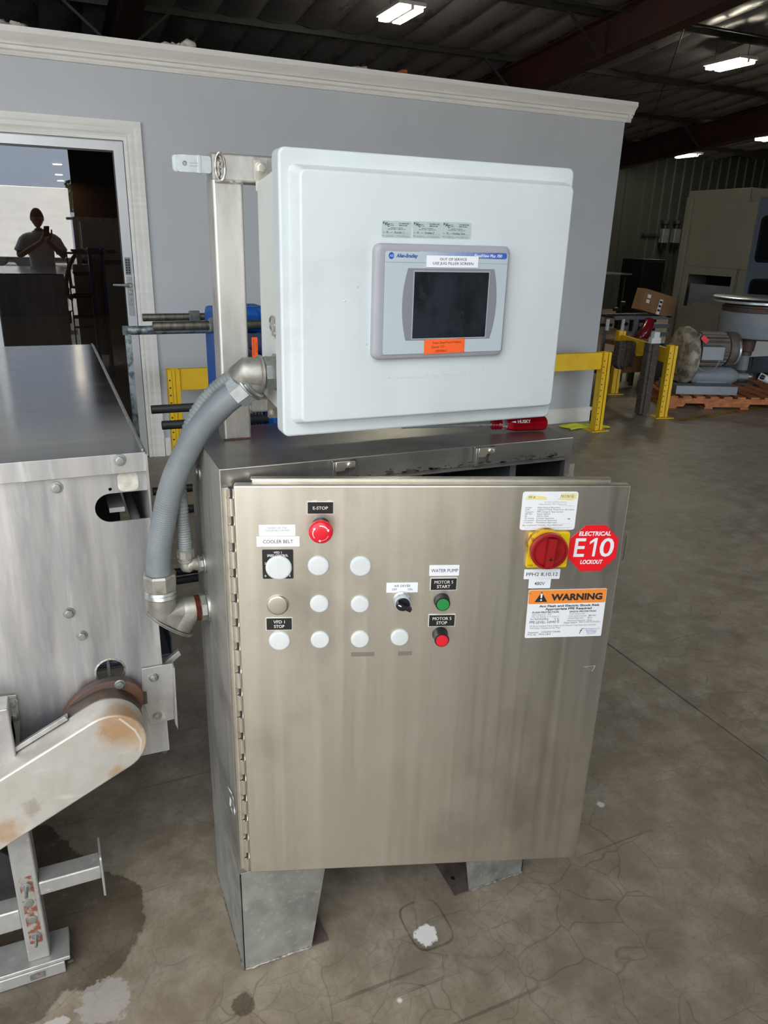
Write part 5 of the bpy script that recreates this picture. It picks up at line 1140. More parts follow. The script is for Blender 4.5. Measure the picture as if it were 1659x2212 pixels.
y2 = thing('guard_rail', 'shorter yellow steel guard rail right of the office corner, by the pallet', 'rail', (5.0, 4.3, 0))
rail_post(p1_.x, p1_.y, .70, y2, rot=rt)
f_ = Fr((p1_.x, p1_.y, 0), (.30, 1, 0), (0, 0, 1)); MB(f_).box(.03, 1.15, .52, .66, -.01, .03, YRAIL).build('beam', y2, bevel=.003)
q = f_.pt(1.18, 0, 0); rail_post(q.x, q.y, .70, y2, holes=False, rot=rt)
# painted floor line by the pallet
a, c_ = Zp(1478, 906), Zp(1650, 879); dd = (c_-a).normalized(); nn_ = V((-dd.y, dd.x, 0))*.045
ln = MB().add([a+dd*-.1-nn_+V((0, 0, .0015)), a+dd*-.1+nn_+V((0, 0, .0015)), c_+dd*1.6+nn_+V((0, 0, .0015)), c_+dd*1.6-nn_+V((0, 0, .0015))], [(0, 1, 2, 3)], mat('worn_floor_yellow', 'a08320', '6f6236', (8, 8, 8), rough=.6, lo=.45, hi=.6)).build('painted_floor_line')
tag(ln, 'yellow painted line on the floor in front of the pallet', 'floor line')
a, c_ = Zp(372, 985), Zp(384, 1012); dd = (c_-a).normalized(); nn_ = V((-dd.y, dd.x, 0))*.02
ln = MB().add([a-nn_+V((0, 0, .0015)), a+nn_+V((0, 0, .0015)), c_+nn_+V((0, 0, .0015)), c_-nn_+V((0, 0, .0015))], [(0, 1, 2, 3)], mat('worn_floor_yellow', 'a08320')).build('painted_floor_line')
tag(ln, 'short yellow painted line on the floor by the left end of the rail', 'floor line')
# crumpled hi-vis cloth
c0 = Zp(1245, 924); q = MB(); rnd = random.Random(8); nx, ny = 16, 8; vs = []
for j in range(ny+1):
    for i in range(nx+1):
        u, v = i/nx, j/ny; h = .006+.018*abs(sin(u*7+v*4)+.5*sin(v*9-u*3))*sin(pi*min(max(u, .02), .98))*sin(pi*min(max(v, .02), .98))
        vs.append((c0.x-.13+u*.42+.02*sin(v*6), c0.y-.09+v*.17+.03*sin(u*5), h+.002))
q.add(vs, [(j*(nx+1)+i, j*(nx+1)+i+1, (j+1)*(nx+1)+i+1, (j+1)*(nx+1)+i) for j in range(ny) for i in range(nx)], HIVIS)
o = q.build('cloth', angle=70); so = o.modifiers.new('s', 'SOLIDIFY'); so.thickness = .004; so.offset = 1
tag(o, 'crumpled fluorescent yellow cloth on the floor at the foot of the rail', 'cloth')

# ================================================================== FAR BAY ON THE RIGHT
FL_, FR_ = Zp(1443, 882), Zp(1659, 886); BL_ = Zp(1356, 845)
pa = (FR_-FL_).normalized(); pb = V((-pa.y, pa.x, 0)); PW_, PD_ = 1.25, .92
def pallet(org, pa, pb, label, W_=1.22, D_=1.02):
    t = thing('pallet', label, 'pallet', org+pa*W_/2+pb*D_/2, 0, 'wooden pallets')
    f_ = Fr(org, pa, V((0, 0, 1)), -pb)
    for k in range(3):
        c_ = -(D_-.04)*k/2; q = MB(f_)
        P = [(0, .02), (.16, .02), (.18, .055), (.38, .055), (.40, .02), (W_-.40, .02), (W_-.38, .055), (W_-.18, .055), (W_-.16, .02), (W_, .02), (W_, .11), (0, .11)]
        q.prism(P, c_-.04, c_, WOODP); q.build('stringer', t, bevel=.002, seg=1)
    n_ = 9
    for k in range(n_): x = (W_-.09)*k/(n_-1); MB(f_).box(x, x+.09, .11, .13, -D_, 0, WOODP).build('deck_board', t, bevel=.002, seg=1)
    for k in range(4): x = (W_-.09)*k/3; MB(f_).box(x, x+.09, 0, .02, -D_, 0, WOODP).build('deck_board', t, bevel=.002, seg=1)
    return f_
PF = pallet(FL_, pa, pb, 'orange-brown wooden pallet carrying the motor and blower', PW_, PD_)
PF2 = pallet(FL_+pa*1.35+pb*.3, pa, pb, 'wooden pallet behind, at the right edge of the photo')

def PFp(px, py, c): return PF.hit(px, py, c)
c_ = -.10
a0, z1 = PFp(1462, 833, c_); a1, z0 = PFp(1591, 856, c_)
bwr = thing('blower', 'weathered round blower with a finned electric motor on a sheet metal base', 'blower', PF.pt((a0+a1)/2, .13, c_-.15))
MB(PF).box(a0, a1, .13, z1, c_-.48, c_, SHEET).build('base_box', bwr, bevel=.003)
MC = -.40
ca, cz = PFp(1500, 770, MC); 
q = MB(PF); R_ = abs(PFp(1500, 705, MC)[1]-cz)*.98
v0 = PFp(1478, 768, MC)
q.lathe((v0[0]-.10, v0[1], MC), (1, 0, 0), [(R_*.35, 0), (R_*.8, .01), (R_*.98, .05), (R_, .10), (R_*.92, .15), (R_*.6, .17)], BLOW, 36)
q.prism([(v0[0]-.08, v0[1]-R_*.95), (v0[0]+.06, v0[1]-R_*.95), (v0[0]+.10, z1), (v0[0]-.10, z1)], MC-.1, MC+.12, BLOW)
q.build('volute', bwr, angle=50)
for i in range(7): MB(PF).lathe((v0[0]-.085+.0, v0[1], MC), (1, 0, 0), [(R_*(.3+.09*i), -.004), (R_*(.3+.09*i), .0)], BLOW, 30).build('ring', bwr) if i in (2, 5) else None
m0, m1 = PFp(1503, 750, MC), PFp(1588, 758, MC); Rm = abs(PFp(1540, 716, MC)[1]-PFp(1540, 790, MC)[1])/2; mz = (PFp(1540, 716, MC)[1]+PFp(1540, 790, MC)[1])/2
q = MB(PF); q.lathe((m0[0], mz, MC), (1, 0, 0), [(Rm*.9, 0), (Rm*.9, (m1[0]-m0[0])*.72)], MOTOR, 36); q.lathe((m0[0]+(m1[0]-m0[0])*.70, mz, MC), (1, 0, 0), [(Rm, 0), (Rm*1.02, .04), (Rm*.98, (m1[0]-m0[0])*.26), (Rm*.8, (m1[0]-m0[0])*.31)], MOTOR, 36)
q.build('motor', bwr, angle=40)
for i in range(22):
    A = 2*pi*i/22; c = V((0, cos(A), sin(A))); MB(PF).sweep([(m0[0]+.02, mz+Rm*.94*cos(A), MC+Rm*.94*sin(A)), (m0[0]+(m1[0]-m0[0])*.66, mz+Rm*.94*cos(A), MC+Rm*.94*sin(A))], Rm*.07, MOTOR, 4).build('fin', bwr)
j0, j1 = PFp(1515, 747, MC+Rm), PFp(1558, 778, MC+Rm); MB(PF).box(j0[0], j1[0], j1[1], j0[1], MC+Rm*.7, MC+Rm+.05, SHEET).build('junction_box', bwr, bevel=.006)
MB(PF).lathe((m1[0]-.05, mz-.01, MC+Rm*.3), (1, -.0, .0), [(Rm*.8, 0), (Rm*.8, .02)], BRIGHT, 30).build('end_band', bwr)
P = [PF.pt(*PFp(x, y, MC+Rm+.03), MC+Rm+.03) for x, y in ((1514, 722), (1503, 745), (1500, 772), (1510, 795), (1528, 802), (1545, 795), (1556, 775), (1560, 765))]
MB().sweep(bez([tuple(p) for p in P], 42), .008, mat('grey_cable', '7e8082', rough=.5), 8).build('cable', bwr)
rp_, rq = PFp(1517, 727, MC+Rm+.05), PFp(1532, 740, MC+Rm+.05)
k = MB(Fr(PF.pt(*rp_, MC+Rm+.05), PF.a*cos(-.7)+PF.b*sin(-.7), PF.b*cos(-.7)-PF.a*sin(-.7), PF.c)); k.rrect(0, .085, -.025, .025, 0, .004, .01, REDS); k.build('tag', bwr, label='small red tag')
g0, g1 = PFp(1490, 803, MC), PFp(1592, 820, MC)
q = MB(PF); q.lathe((g0[0], (g0[1]+g1[1])/2, MC), (1, 0, 0), [(.09, 0), (.10, .05), (.10, (g1[0]-g0[0])*.8), (.06, (g1[0]-g0[0])*.95), (.035, (g1[0]-g0[0])*1.0), (.035, (g1[0]-g0[0])*1.2)], TANKG, 28); q.box(g0[0]+.05, g0[0]+(g1[0]-g0[0])*.7, z1, (g0[1]+g1[1])/2-.05, MC-.08, MC+.09, TANKG); q.build('manifold', bwr, angle=40)
e0_ = PF.pt(g1[0]+.08, (g0[1]+g1[1])/2, MC)
pp = thing('pipe_run', 'pipe fittings and white plastic pipe end beside the blower', 'pipe', (e0_.x, e0_.y, .13))
MB().sweep([e0_, e0_+pa*.12], [.03, .03], ZINC, 14).build('coupling', pp)
q_ = [tuple(e0_+pa*.12), tuple(e0_+pa*.2+V((0, 0, -.01))), tuple(Yp(1640, 812, e0_.y-.12)), tuple(Yp(1662, 822, e0_.y-.2))]
MB().sweep(bez(q_, 18), .034, BLACKP, 14).build('hose', pp); MB().sweep([q_[2], q_[3]], .040, WPIPE, 14).build('white_pipe', pp)

# round tank on a pipe stand at the right edge
TY = 5.0
t0, t1_ = Yp(1583, 672, TY), Yp(1590, 735, TY); tcx = t0.x+.36
tk = thing('tank', 'round grey tank with a rusty rim at the right edge of the photo', 'tank', (tcx, TY, .131))
q = MB(); q.lathe((tcx, TY, t1_.z+.02), (0, 0, 1), [(.30, 0), (.34, .02), (.355, .06), (.36, t0.z-t1_.z-.03)], TANKG, 44); q.build('shell', tk, angle=40)
q = MB(); q.lathe((tcx, TY, t0.z-.01), (0, 0, 1), [(.355, 0), (.362, .01), (.362, .05), (.34, .055), (.34, .075), (.20, .08)], RUSTY, 44); q.build('rim', tk, angle=40)
rnd = random.Random(6)
for i in range(11): A = radians(190+16*i); MB().lathe((tcx+.361*cos(A), TY+.361*sin(A), t0.z+.02), (cos(A), sin(A), 0), [(.012, 0), (.011, .012)], RUSTY, 6).build('bolt', tk)
q = MB(); q.lathe((tcx, TY, t0.z+.08), (0, 0, 1), [(.42, 0), (.46, .008), (.46, .03), (.42, .036)], BRIGHT, 44); q.lathe((tcx, TY, t0.z+.13), (0, 0, 1), [(.46, 0), (.48, .01), (.46, .022)], BRIGHT, 44); q.build('steel_ring', tk, angle=40)
s0_ = Yp(1612, 745, TY); q = MB(); q.lathe((s0_.x, TY, t1_.z-.17), (0, 0, 1), [(.075, 0), (.075, .04), (.09, .05), (.10, .19)], RUSTY, 20); q.build('neck', tk, angle=40)
MB().cyl((s0_.x, TY, .16), (s0_.x, TY, t1_.z-.17), .062, TANKG, 20).build('stand_pipe', tk)
MB().lathe((s0_.x, TY, .131), (0, 0, 1), [(.16, 0), (.16, .02), (.07, .03), (.07, .15)], RUSTY, 20).build('stand_foot', tk)
wp = thing('white_bin', 'pale plastic tub partly hidden behind the tank', 'tub', (tcx+.25, 5.5, 0))
z_ = Yp(1640, 735, 5.5).z; zb_ = Yp(1650, 765, 5.5).z
MB().hull([(tcx+.1+s*.0, 5.35+d_, zb_) for s in (0, 1) for d_ in (0, .5)]+[(tcx+1.1, 5.35+d_, zb_) for d_ in (0, .5)]+[(tcx+x, 5.3+d_, z_+.06) for x in (.05, 1.15) for d_ in (0, .6)], WPIPE).build('tub', wp, bevel=.01)
for x in (.15, 1.0):
    for y in (5.4, 5.8): MB().cyl((tcx+x, y, .131), (tcx+x, y, zb_), .03, BLACKM, 10).build('leg', wp)

# tall beige machining cabinet
BYc = 5.95
B1 = Yp(1627, 405, BYc); X0 = B1.x; B0 = Xp(1490, 415, X0); zt_ = B1.z
BL = Fr((X0, 0, 0), (0, -1, 0), (0, 0, 1)); BR = Fr((0, BYc, 0)); y1_ = B0.y
bm_ = thing('machining_centre', 'tall beige machine enclosure with a slate front and dark windows in the right background', 'machine', (X0+.9, (BYc+y1_)/2, 0))
op = [BL.hit(x, y) for x, y in ((1486, 592), (1580, 598), (1570, 648), (1474, 650))]
oa0, oa1 = op[0][0], op[1][0]; ob1 = (op[0][1]+op[1][1])/2; ob0 = (op[2][1]+op[3][1])/2
q = MB(BL); q.prism([(-y1_, .02), (-BYc, .02), (-BYc, zt_), (-y1_, zt_)], -.02, 0, BEIGE, holes=[[(oa0, ob0-.1), (oa1, ob0), (oa1, ob1), (oa0, ob1)]]); q.build('side_panel', bm_, bevel=.004)
ua0, ub1 = BL.hit(1505, 440); ua1, ub0 = BL.hit(1612, 585)[0], ob1+.1
MB(BL).box(ua0, ua1, ub0, ub1, 0, .008, BEIGE).build('upper_panel', bm_, bevel=.003)
MB(BL).box(oa0+.04, oa1+.02, ob0-.16, ob1-.12, -.10, -.03, SHEET).build('tray', bm_, bevel=.003)
MB(BL).box(-y1_+.05, -BYc-.1, .02, zt_-.1, -1.2, -.5, DARK).build('interior', bm_)
ea = BL.hit(1478, 560)[0]; MB(BL).box(-y1_, -y1_+.10, .02, zt_-.08, -.0, .03, BEIGE).build('edge_rail', bm_, bevel=.003)
la, lb2 = BL.hit(1497, 652); ra2, rb2 = BL.hit(1560, 650); MB(BL).box(la, ra2, .25, (lb2+rb2)/2-.02, 0, .015, BEIGE).build('lower_panel', bm_, bevel=.003)
q = MB(); q.box(X0+.005, X0+2.4, BYc+.02, y1_, zt_-.02, zt_, BEIGE); q.box(X0+.02, X0+2.4, y1_-.02, y1_, .02, zt_, BEIGE); q.build('shell', bm_, bevel=.003)
q = MB(BR); q.box(X0, X0+.16, .02, zt_, -.02, 0, BEIGE); q.box(X0, X0+2.4, zt_-.10, zt_, -.02, .001, BEIGE); q.build('front_column', bm_, bevel=.006)
MB(BR).box(X0+.16, X0+2.4, .02, zt_-.10, -.02, -.004, BLUEG).build('front_panel', bm_, bevel=.003)
w0 = BR.hit(1646, 465); w1_ = BR.hit(1626, 567)
for za, zb2 in ((w1_[1], w0[1]), (w1_[1]-.75, BR.hit(1640, 602)[1])):
    q = MB(BR); q.prism(rr(X0+.24, X0+1.8, za, zb2, .07, 5), -.004, .012, BLACKP, holes=[rr(X0+.27, X0+1.77, za+.03, zb2-.03, .05, 5)]); q.prism(rr(X0+.27, X0+1.77, za+.03, zb2-.03, .05, 5), -.004, .004, BLKGL); q.build('window', bm_)
for x, y in ((.1, .1), (2.1, .1), (.1, 1.0), (2.1, 1.0)): MB().box(X0+x, X0+x+.12, BYc+y, BYc+y+.12, 0, .03, BLACKM).build('foot', bm_)
s_p = BL.hit(1575, 640); MB(BL).box(s_p[0]-.05, s_p[0]+.22, s_p[1]-.24, s_p[1]+.03, 0, .10, SHEET).build('control_box', bm_, bevel=.004)

# roller stand with carton, red bag and hanging strips
CY = 6.0; CFm = Fr((0, CY, 0))
def C(px, py, c=0): return CFm.hit(px, py, c)
cv_ = thing('conveyor_frame', 'aluminium conveyor frame with brackets behind the free-standing yellow post', 'conveyor', (C(1390, 690)[0], CY+.15, 0))
a0, z0 = C(1335, 668); a1, z1 = C(1450, 690); zt_c = C(1400, 683)[1]
for dy in (0, .35): MB(CFm).box(a0-.02, a1, zt_c-.04, zt_c, -dy-.03, -dy, SHEET).build('rail', cv_, bevel=.003)
for i in range(9): x = a0+.05+(a1-a0-.1)*i/8; MB(CFm).cyl((x, zt_c-.018, -.35), (x, zt_c-.018, -.03), .016, BLACKP, 10).build('roller', cv_)
MB(CFm).box(C(1300, 684)[0], a0, zt_c-.12, zt_c-.085, -.1, -.06, BLACKP).build('rail_extension', cv_)
for px in (1312, 1345): x, z = C(px, 695); MB(CFm).box(x-.02, x+.02, z-.10, z+.03, 0, .02, WPIPE).build('bracket', cv_, bevel=.002)
for px in (1352, 1372): x = C(px, 740)[0]; MB(CFm).box(x-.03, x+.03, 0, zt_c-.04, -.05, -.02, SHEET).build('leg', cv_, bevel=.002)
for px in (1345, 1440): x = C(px, 740)[0]; MB(CFm).box(x-.02, x+.02, 0, zt_c-.04, -.37, -.34, SHEET).build('leg', cv_, bevel=.002)
for dz in (.10, .20): MB(CFm).box(C(1405, 700)[0], C(1452, 700)[0], zt_c-dz-.05, zt_c-dz, -.2, -.02, SHEET).build('cross_beam', cv_, bevel=.003)
for i, (px, py) in enumerate(((1330, 668), (1345, 655), (1350, 700))): x, z = C(px, py); MB(CFm).cyl((x-.03, z, 0), (x+.03, z, 0), .022, BLACKP, 12).build('knob', cv_)
ra = -.22; o_ = C(1382, 674); BX = Fr(CFm.pt(o_[0], o_[1]+.03, .0), CFm.a*cos(ra)+CFm.b*sin(ra), CFm.b*cos(ra)-CFm.a*sin(ra), CFm.c)
bw_ = BX.hit(1448, 690)[0]; bh_ = BX.hit(1396, 623)[1]
cb = thing('cardboard_box', 'brown cardboard carton tilted on top of the conveyor frame', 'box', BX.pt(bw_/2, 0, -.15))
q = MB(BX); q.box(0, bw_, .0, bh_, -.16, 0, CARD); q.build('carton', cb, bevel=.004)
q = MB(BX); q.box(bw_*.10, bw_*.20, bh_*.62, bh_*.78, 0, .002, PAPER); q.box(bw_*.10, bw_*.20, bh_*.38, bh_*.54, 0, .002, PAPER); q.box(bw_*.50, bw_*.60, 0, bh_*.72, 0, .002, PAPER); q.build('shipping_label', cb)
q = MB(BX)
for i in range(3): q.box(bw_*.51, bw_*.59, bh_*(.15+.2*i), bh_*(.25+.2*i), .002, .0025, INK)
q.build('label_print', cb)
P = [C(x, y, .12) for x, y in ((1398, 690), (1412, 700), (1400, 728), (1388, 738), (1370, 738), (1385, 712))]
rb_ = MB(CFm); rb_.sweep(bez([(*C(1405, 690, .04), .04), (*C(1398, 706, .05), .055), (*C(1388, 724, .05), .05), (*C(1375, 738, .04), .04)], 18), [.05, .055, .058, .06, .062, .064, .066, .068, .07, .072, .074, .074, .072, .07, .07, .065, .06, .05, .04][:19], BAGR, 14)
o = rb_.build('bag', angle=60); tag(o, 'glossy red plastic bag draped over the conveyor frame', 'bag')
def strips(px0, px1, py0, py1, y, label, n_=5, m=BURL, name='wrapped_bundle'):
    f_ = Fr((0, y, 0)); a0, b1 = f_.hit(px0, py0); a1, _ = f_.hit(px1, py0); _, b0 = f_.hit(px0, py1); b0 = max(b0, .0) if n_ > 3 else 0.0
    t = thing(name, label, 'bundle', ((a0+a1)/2, y+.05, b0)); rnd = random.Random(px0)
    for i in range(n_):
        x = a0+(a1-a0)*(i+.5)/n_; w_ = (a1-a0)/n_*.5
        q = MB(f_); P = [(x-w_+rnd.uniform(-.01, .01), b0+rnd.uniform(0, .06)), (x+w_, b0+rnd.uniform(0, .04)), (x+w_+rnd.uniform(0, .01), b1-rnd.uniform(0, .03)), (x-w_, b1)]
        q.prism(P, -.08, rnd.uniform(-.02, .02), m); q.build('strip', t, bevel=.004)
    return t
# boxes under the conveyor and the yellow bin
t = thing('parts_bench', 'low bench of cardboard trays and a yellow panel behind the free-standing post', 'bench', (C(1370, 800)[0], CY-.2, 0))
f_ = Fr((0, 5.55, 0))
def on(f, x0, y0, x1, y1): a0, b1 = f.hit(x0, y0); a1, b0 = f.hit(x1, y1); return a0, a1, b0, b1
r_ = on(f_, 1300, 768, 1400, 803); MB(f_).box(*r_, -.25, 0, CARDD).build('tray', t, bevel=.004)
r_ = on(f_, 1376, 742, 1398, 768); MB(f_).box(*r_, -.02, .012, YEL).build('yellow_panel', t, bevel=.003)
r_ = on(f_, 1338, 738, 1412, 745); MB(f_).box(*r_, -.25, 0, CARDD).build('shelf', t, bevel=.003)
for px in (1304, 1396): x = f_.hit(px, 800)[0]; MB(f_).box(x-.02, x+.02, 0, f_.hit(px, 800)[1], -.06, -.02, BLACKM).build('leg', t); MB(f_).box(x-.02, x+.02, 0, f_.hit(px, 800)[1], -.25, -.21, BLACKM).build('leg', t)
r_ = on(f_, 1424, 742, 1436, 762); MB(f_).lathe(((r_[0]+r_[1])/2, r_[2], -.05), (0, 1, 0), [(.05, 0), (.055, .02), (.055, r_[3]-r_[2])], TEALP, 18).build('teal_cup', t)
x = (r_[0]+r_[1])/2; MB(f_).box(x-.06, x+.06, 0, r_[2], -.11, .01, SHEET).build('stand', t, bevel=.003)
strips(1340, 1378, 738, 800, 4.75, 'brown wrapped bundle hanging in front of the cardboard tray', 5)
strips(1405, 1423, 742, 850, 4.40, 'tall narrow brown wrapped bundle leaning left of the free-standing yellow post', 3)
f_ = Fr((0, 4.4, 0)); r_ = on(f_, 1410, 718, 1428, 742)
t = thing('white_bracket', 'white plastic fitting standing on top of the narrow wrapped bundle', 'fitting', ((r_[0]+r_[1])/2, 4.4, r_[2]))
f_ = Fr((0, 4.38, 0)); r_ = on(f_, 1411, 718, 1427, 742); w_ = r_[1]-r_[0]; MB(f_).prism([(r_[0], r_[2]), (r_[1], r_[2]), (r_[1], r_[2]+(r_[3]-r_[2])*.5), (r_[1]-w_*.2, r_[2]+(r_[3]-r_[2])*.5), (r_[1]-w_*.2, r_[3]), (r_[0]+w_*.2, r_[3]), (r_[0]+w_*.2, r_[2]+(r_[3]-r_[2])*.5), (r_[0], r_[2]+(r_[3]-r_[2])*.5)], -.05, 0, WPIPE).build('body', t, bevel=.003)

# stuff by the far wall
SY = 10.5; SFm = Fr((0, SY, 0))
t = thing('black_cabinet', 'tall plain black cabinet by the far wall', 'cabinet', (SFm.hit(1411, 600)[0], SY+.3, 0))
a0, b1 = SFm.hit(1391, 560); a1, _ = SFm.hit(1438, 562); q = MB(SFm); q.box(a0, a1, 0, b1, -.6, 0, BLACKP); q.build('body', t, bevel=.01)
MB(SFm).box(a0+.03, a1-.03, .1, b1-.04, 0, .012, BLACKP).build('door', t, bevel=.003)
t = thing('folding_table', 'pale topped folding table in the far shade beside the office corner', 'table', (SFm.hit(1330, 600)[0], SY+.3, 0))
a0, b1 = SFm.hit(1300, 590); a1, _ = SFm.hit(1366, 592); MB(SFm).box(a0, a1, b1-.03, b1, -.7, 0, SHEET).build('tabletop', t, bevel=.005)
for x in (a0+.1, a1-.12):
    for c_ in (-.62, -.05): MB(SFm).cyl((x, 0, c_), (x, b1-.03, c_), .018, BLACKM, 8).build('leg', t)
for i, (px, py) in enumerate(((1312, 575), (1330, 572), (1345, 560))):
    a, b_ = SFm.hit(px, py+14); q = MB(SFm); P = bez([(a-.1, .02, -1.1-.12*i), (a-.06, b1+.1, -1.1-.12*i), (a+.02, b1+.35+.1*i, -1.1-.12*i), (a+.10, b1+.3, -1.1-.12*i), (a+.14, b1-.5, -1.1-.12*i)], 24); q.sweep([tuple(p) for p in P], .02, BLACKM, 8)
    tag(q.build('hose'), ['black hose looping over the left end of the folding table', 'black hose looping over the middle of the folding table', 'black hose looping over the table end nearest the black cabinet'][i], 'hose', 'hoses over the folding table')
WFm = Fr((0, FW-.05, 0))
for i, (px, py) in enumerate(((1430, 512), (1455, 512))):
    a, b_ = WFm.hit(px, py); t = thing('wall_regulator', ['left of two metering units on the far wall', 'right of two metering units on the far wall'][i], 'wall unit', WFm.pt(a, b_-.2, .1), 0, 'metering units on the far wall')
    MB(WFm).box(a-.11, a+.11, b_-.15, b_+.2, -.02, .14, SHEET).build('housing', t, bevel=.02); MB(WFm).lathe((a, b_+.2, .06), (0, 1, 0), [(.05, 0), (.05, .1), (.10, .12), (.10, .2)], BLACKM, 14).build('head', t)
    MB(WFm).box(a-.09, a+.09, b_-.32, b_-.15, 0, .12, BLACKP).build('base', t, bevel=.01)
    P = bez([(a+.05, b_-.3, .1), (a+.10, b_-.9, .12), (a+.3, b_-1.3, .1), (a+.35, b_-.5, .06)], 24); MB(WFm).sweep([tuple(p) for p in P], .02, BLACKM, 8).build('hose', t)
a, b_ = WFm.hit(1387, 507); tag(MB(WFm).box(a, a+.75, b_-.03, b_+.03, .0, .06, BLACKM).build('wall_pipe'), 'dark horizontal pipe on the far wall left of the metering units', 'pipe')

# ================================================================== THE PHOTOGRAPHER (mirrored in the glass door)
px_, py_ = CO.x, CO.y
sk = bpy.data.meshes.new('person_skeleton'); Bx = px_-.11; By = py_-.46
J = {}
def jn(n, x, y, z, r): J[n] = (len(J), V((Bx+x, By+y, z)), r)
jn('pelvis', 0, 0, .93, (.150, .105)); jn('waist', 0, .01, 1.08, (.140, .100)); jn('chest', 0, .015, 1.30, (.165, .115)); jn('upper', 0, .0, 1.44, (.130, .095)); jn('neck0', 0, .01, 1.52, (.062, .062)); jn('neck1', 0, .03, 1.60, (.056, .058))
for s, nm in ((-1, 'l'), (1, 'r')):
    jn('sh'+nm, s*.185, .0, 1.455, (.062, .062)); jn('el'+nm, s*.285, .10, 1.22, (.043, .043)); jn('wr'+nm, s*(.035)+.06, .33, 1.42, (.028, .028)); jn('pm'+nm, s*.045+.10, .395, 1.50, (.030, .020))
    jn('hip'+nm, s*.10, 0, .88, (.098, .098)); jn('kn'+nm, s*.12, .02, .50, (.062, .062)); jn('an'+nm, s*.14, -.02, .09, (.042, .042)); jn('he'+nm, s*.14, -.03, .045, (.04, .035)); jn('to'+nm, s*.16, .13, .035, (.042, .025))
E_ = [('pelvis', 'waist'), ('waist', 'chest'), ('chest', 'upper'), ('upper', 'neck0'), ('neck0', 'neck1')]
for nm in 'lr': E_ += [('upper', 'sh'+nm), ('sh'+nm, 'el'+nm), ('el'+nm, 'wr'+nm), ('wr'+nm, 'pm'+nm), ('pelvis', 'hip'+nm), ('hip'+nm, 'kn'+nm), ('kn'+nm, 'an'+nm), ('an'+nm, 'he'+nm), ('he'+nm, 'to'+nm)]
sk.from_pydata([j[1] for j in J.values()], [(J[a][0], J[b][0]) for a, b in E_], [])
def skin_mesh(me, radii, root=0, sub=2):
    o = bpy.data.objects.new('tmp', me); COL.objects.link(o); m = o.modifiers.new('skin', 'SKIN')
    if not me.skin_vertices: 
        bm = bmesh.new(); bm.from_mesh(me); bm.verts.layers.skin.verify(); bm.to_mesh(me); bm.free()
    for i, r in enumerate(radii): me.skin_vertices[0].data[i].radius = r; me.skin_vertices[0].data[i].use_root = (i == root)
    m.use_smooth_shade = True; s2 = o.modifiers.new('sub', 'SUBSURF'); s2.levels = sub; s2.render_levels = sub
    bpy.context.view_layer.update(); dg = bpy.context.evaluated_depsgraph_get(); r = bpy.data.meshes.new_from_object(o.evaluated_get(dg))
    vs = [v.co.copy() for v in r.vertices]; fs = [tuple(p.vertices) for p in r.polygons]
    bpy.data.objects.remove(o); bpy.data.meshes.remove(r); return vs, fs
bv, bf = skin_mesh(sk, [j[2] for j in J.values()])
per = thing('person', 'person in a pale polo shirt photographing with a phone, mirrored in the glass door', 'person', (Bx, By, 0))
body = MB(); body.add(bv, bf, SKIN)
# head, continuous with the neck
hc = V((Bx-.005, By+.045, 1.705)); hm = MB(); N, M_ = 28, 20; hv = []
for j in range(M_+1):
    ph = pi*j/M_
    for i in range(N):
        th_ = 2*pi*i/N; x = sin(ph)*cos(th_); y = sin(ph)*sin(th_); z = cos(ph)
        jaw = 1-.28*max(0, -z-.1)*(1.0); sx = .076*jaw; syy = .098*(jaw if y < 0 else 1-.10*max(0, -z)); sz = .122
        P = V((x*sx, y*syy, z*sz))
        if y > .4: 
            P.y += .022*math.exp(-((x/.16)**2+((z+.12)/.16)**2)) - .006*math.exp(-(((abs(x)-.38)/.16)**2+((z-.08)/.12)**2)) + .006*math.exp(-((x/.3)**2+((z+.48)/.09)**2)) + .005*math.exp(-((x/.5)**2+((z-.28)/.1)**2))
        hv.append(hc+P)
body.add(hv, [(j*N+i, j*N+(i+1) % N, (j+1)*N+(i+1) % N, (j+1)*N+i) for j in range(M_) for i in range(N)], SKIN)
for s in (-1, 1): body.hull([hc+V((s*.074+s*.012*abs(sin(a)), -.005+.016*cos(a), .002+.030*sin(a)+dz)) for a in [i*.5 for i in range(13)] for dz in (-.003, .003)]+[hc+V((s*.068, .008*q, -.02+.02*q)) for q in (0, 1, 2)], SKIN)
# hands: palms with five curled fingers round the phone
phc = V((px_, py_-.014, CO.z-.030))
def fingers(s):
    base = J['pm'+('r' if s > 0 else 'l')][1]
    for k in range(4):
        L_ = (.030, .034, .032, .026)[k]; z = phc.z-.050+.019*(3-k)
        a = base+V((0, .012, .010*(1.5-k)*-1)); k1 = V((phc.x+s*.050, phc.y-.034, z-.004)); k2 = V((phc.x+s*.046, phc.y-.012, z)); k3 = V((phc.x+s*.040, phc.y-.007+.0*s, z+.001))
        pts_ = [a, k1, k2, V((phc.x+s*.040, phc.y-.0105, z+.001))]
        body.sweep([tuple(p) for p in bez([tuple(p) for p in pts_], 12)], [.0095]*5+[.0088]*4+[.008]*3+[.007], SKIN, 8)
    a = base+V((-s*.006, .0, -.012)); body.sweep([tuple(p) for p in bez([tuple(a), (phc.x+s*.030, phc.y-.045, phc.z-.055), (phc.x+s*.018, phc.y-.026, phc.z-.030), (phc.x+s*.012, phc.y-.0205, phc.z-.012)], 12)], [.012]*5+[.0105]*4+[.0095]*3+[.008], SKIN, 8)
fingers(-1); fingers(1)
bo = body.build('body', per, angle=180)
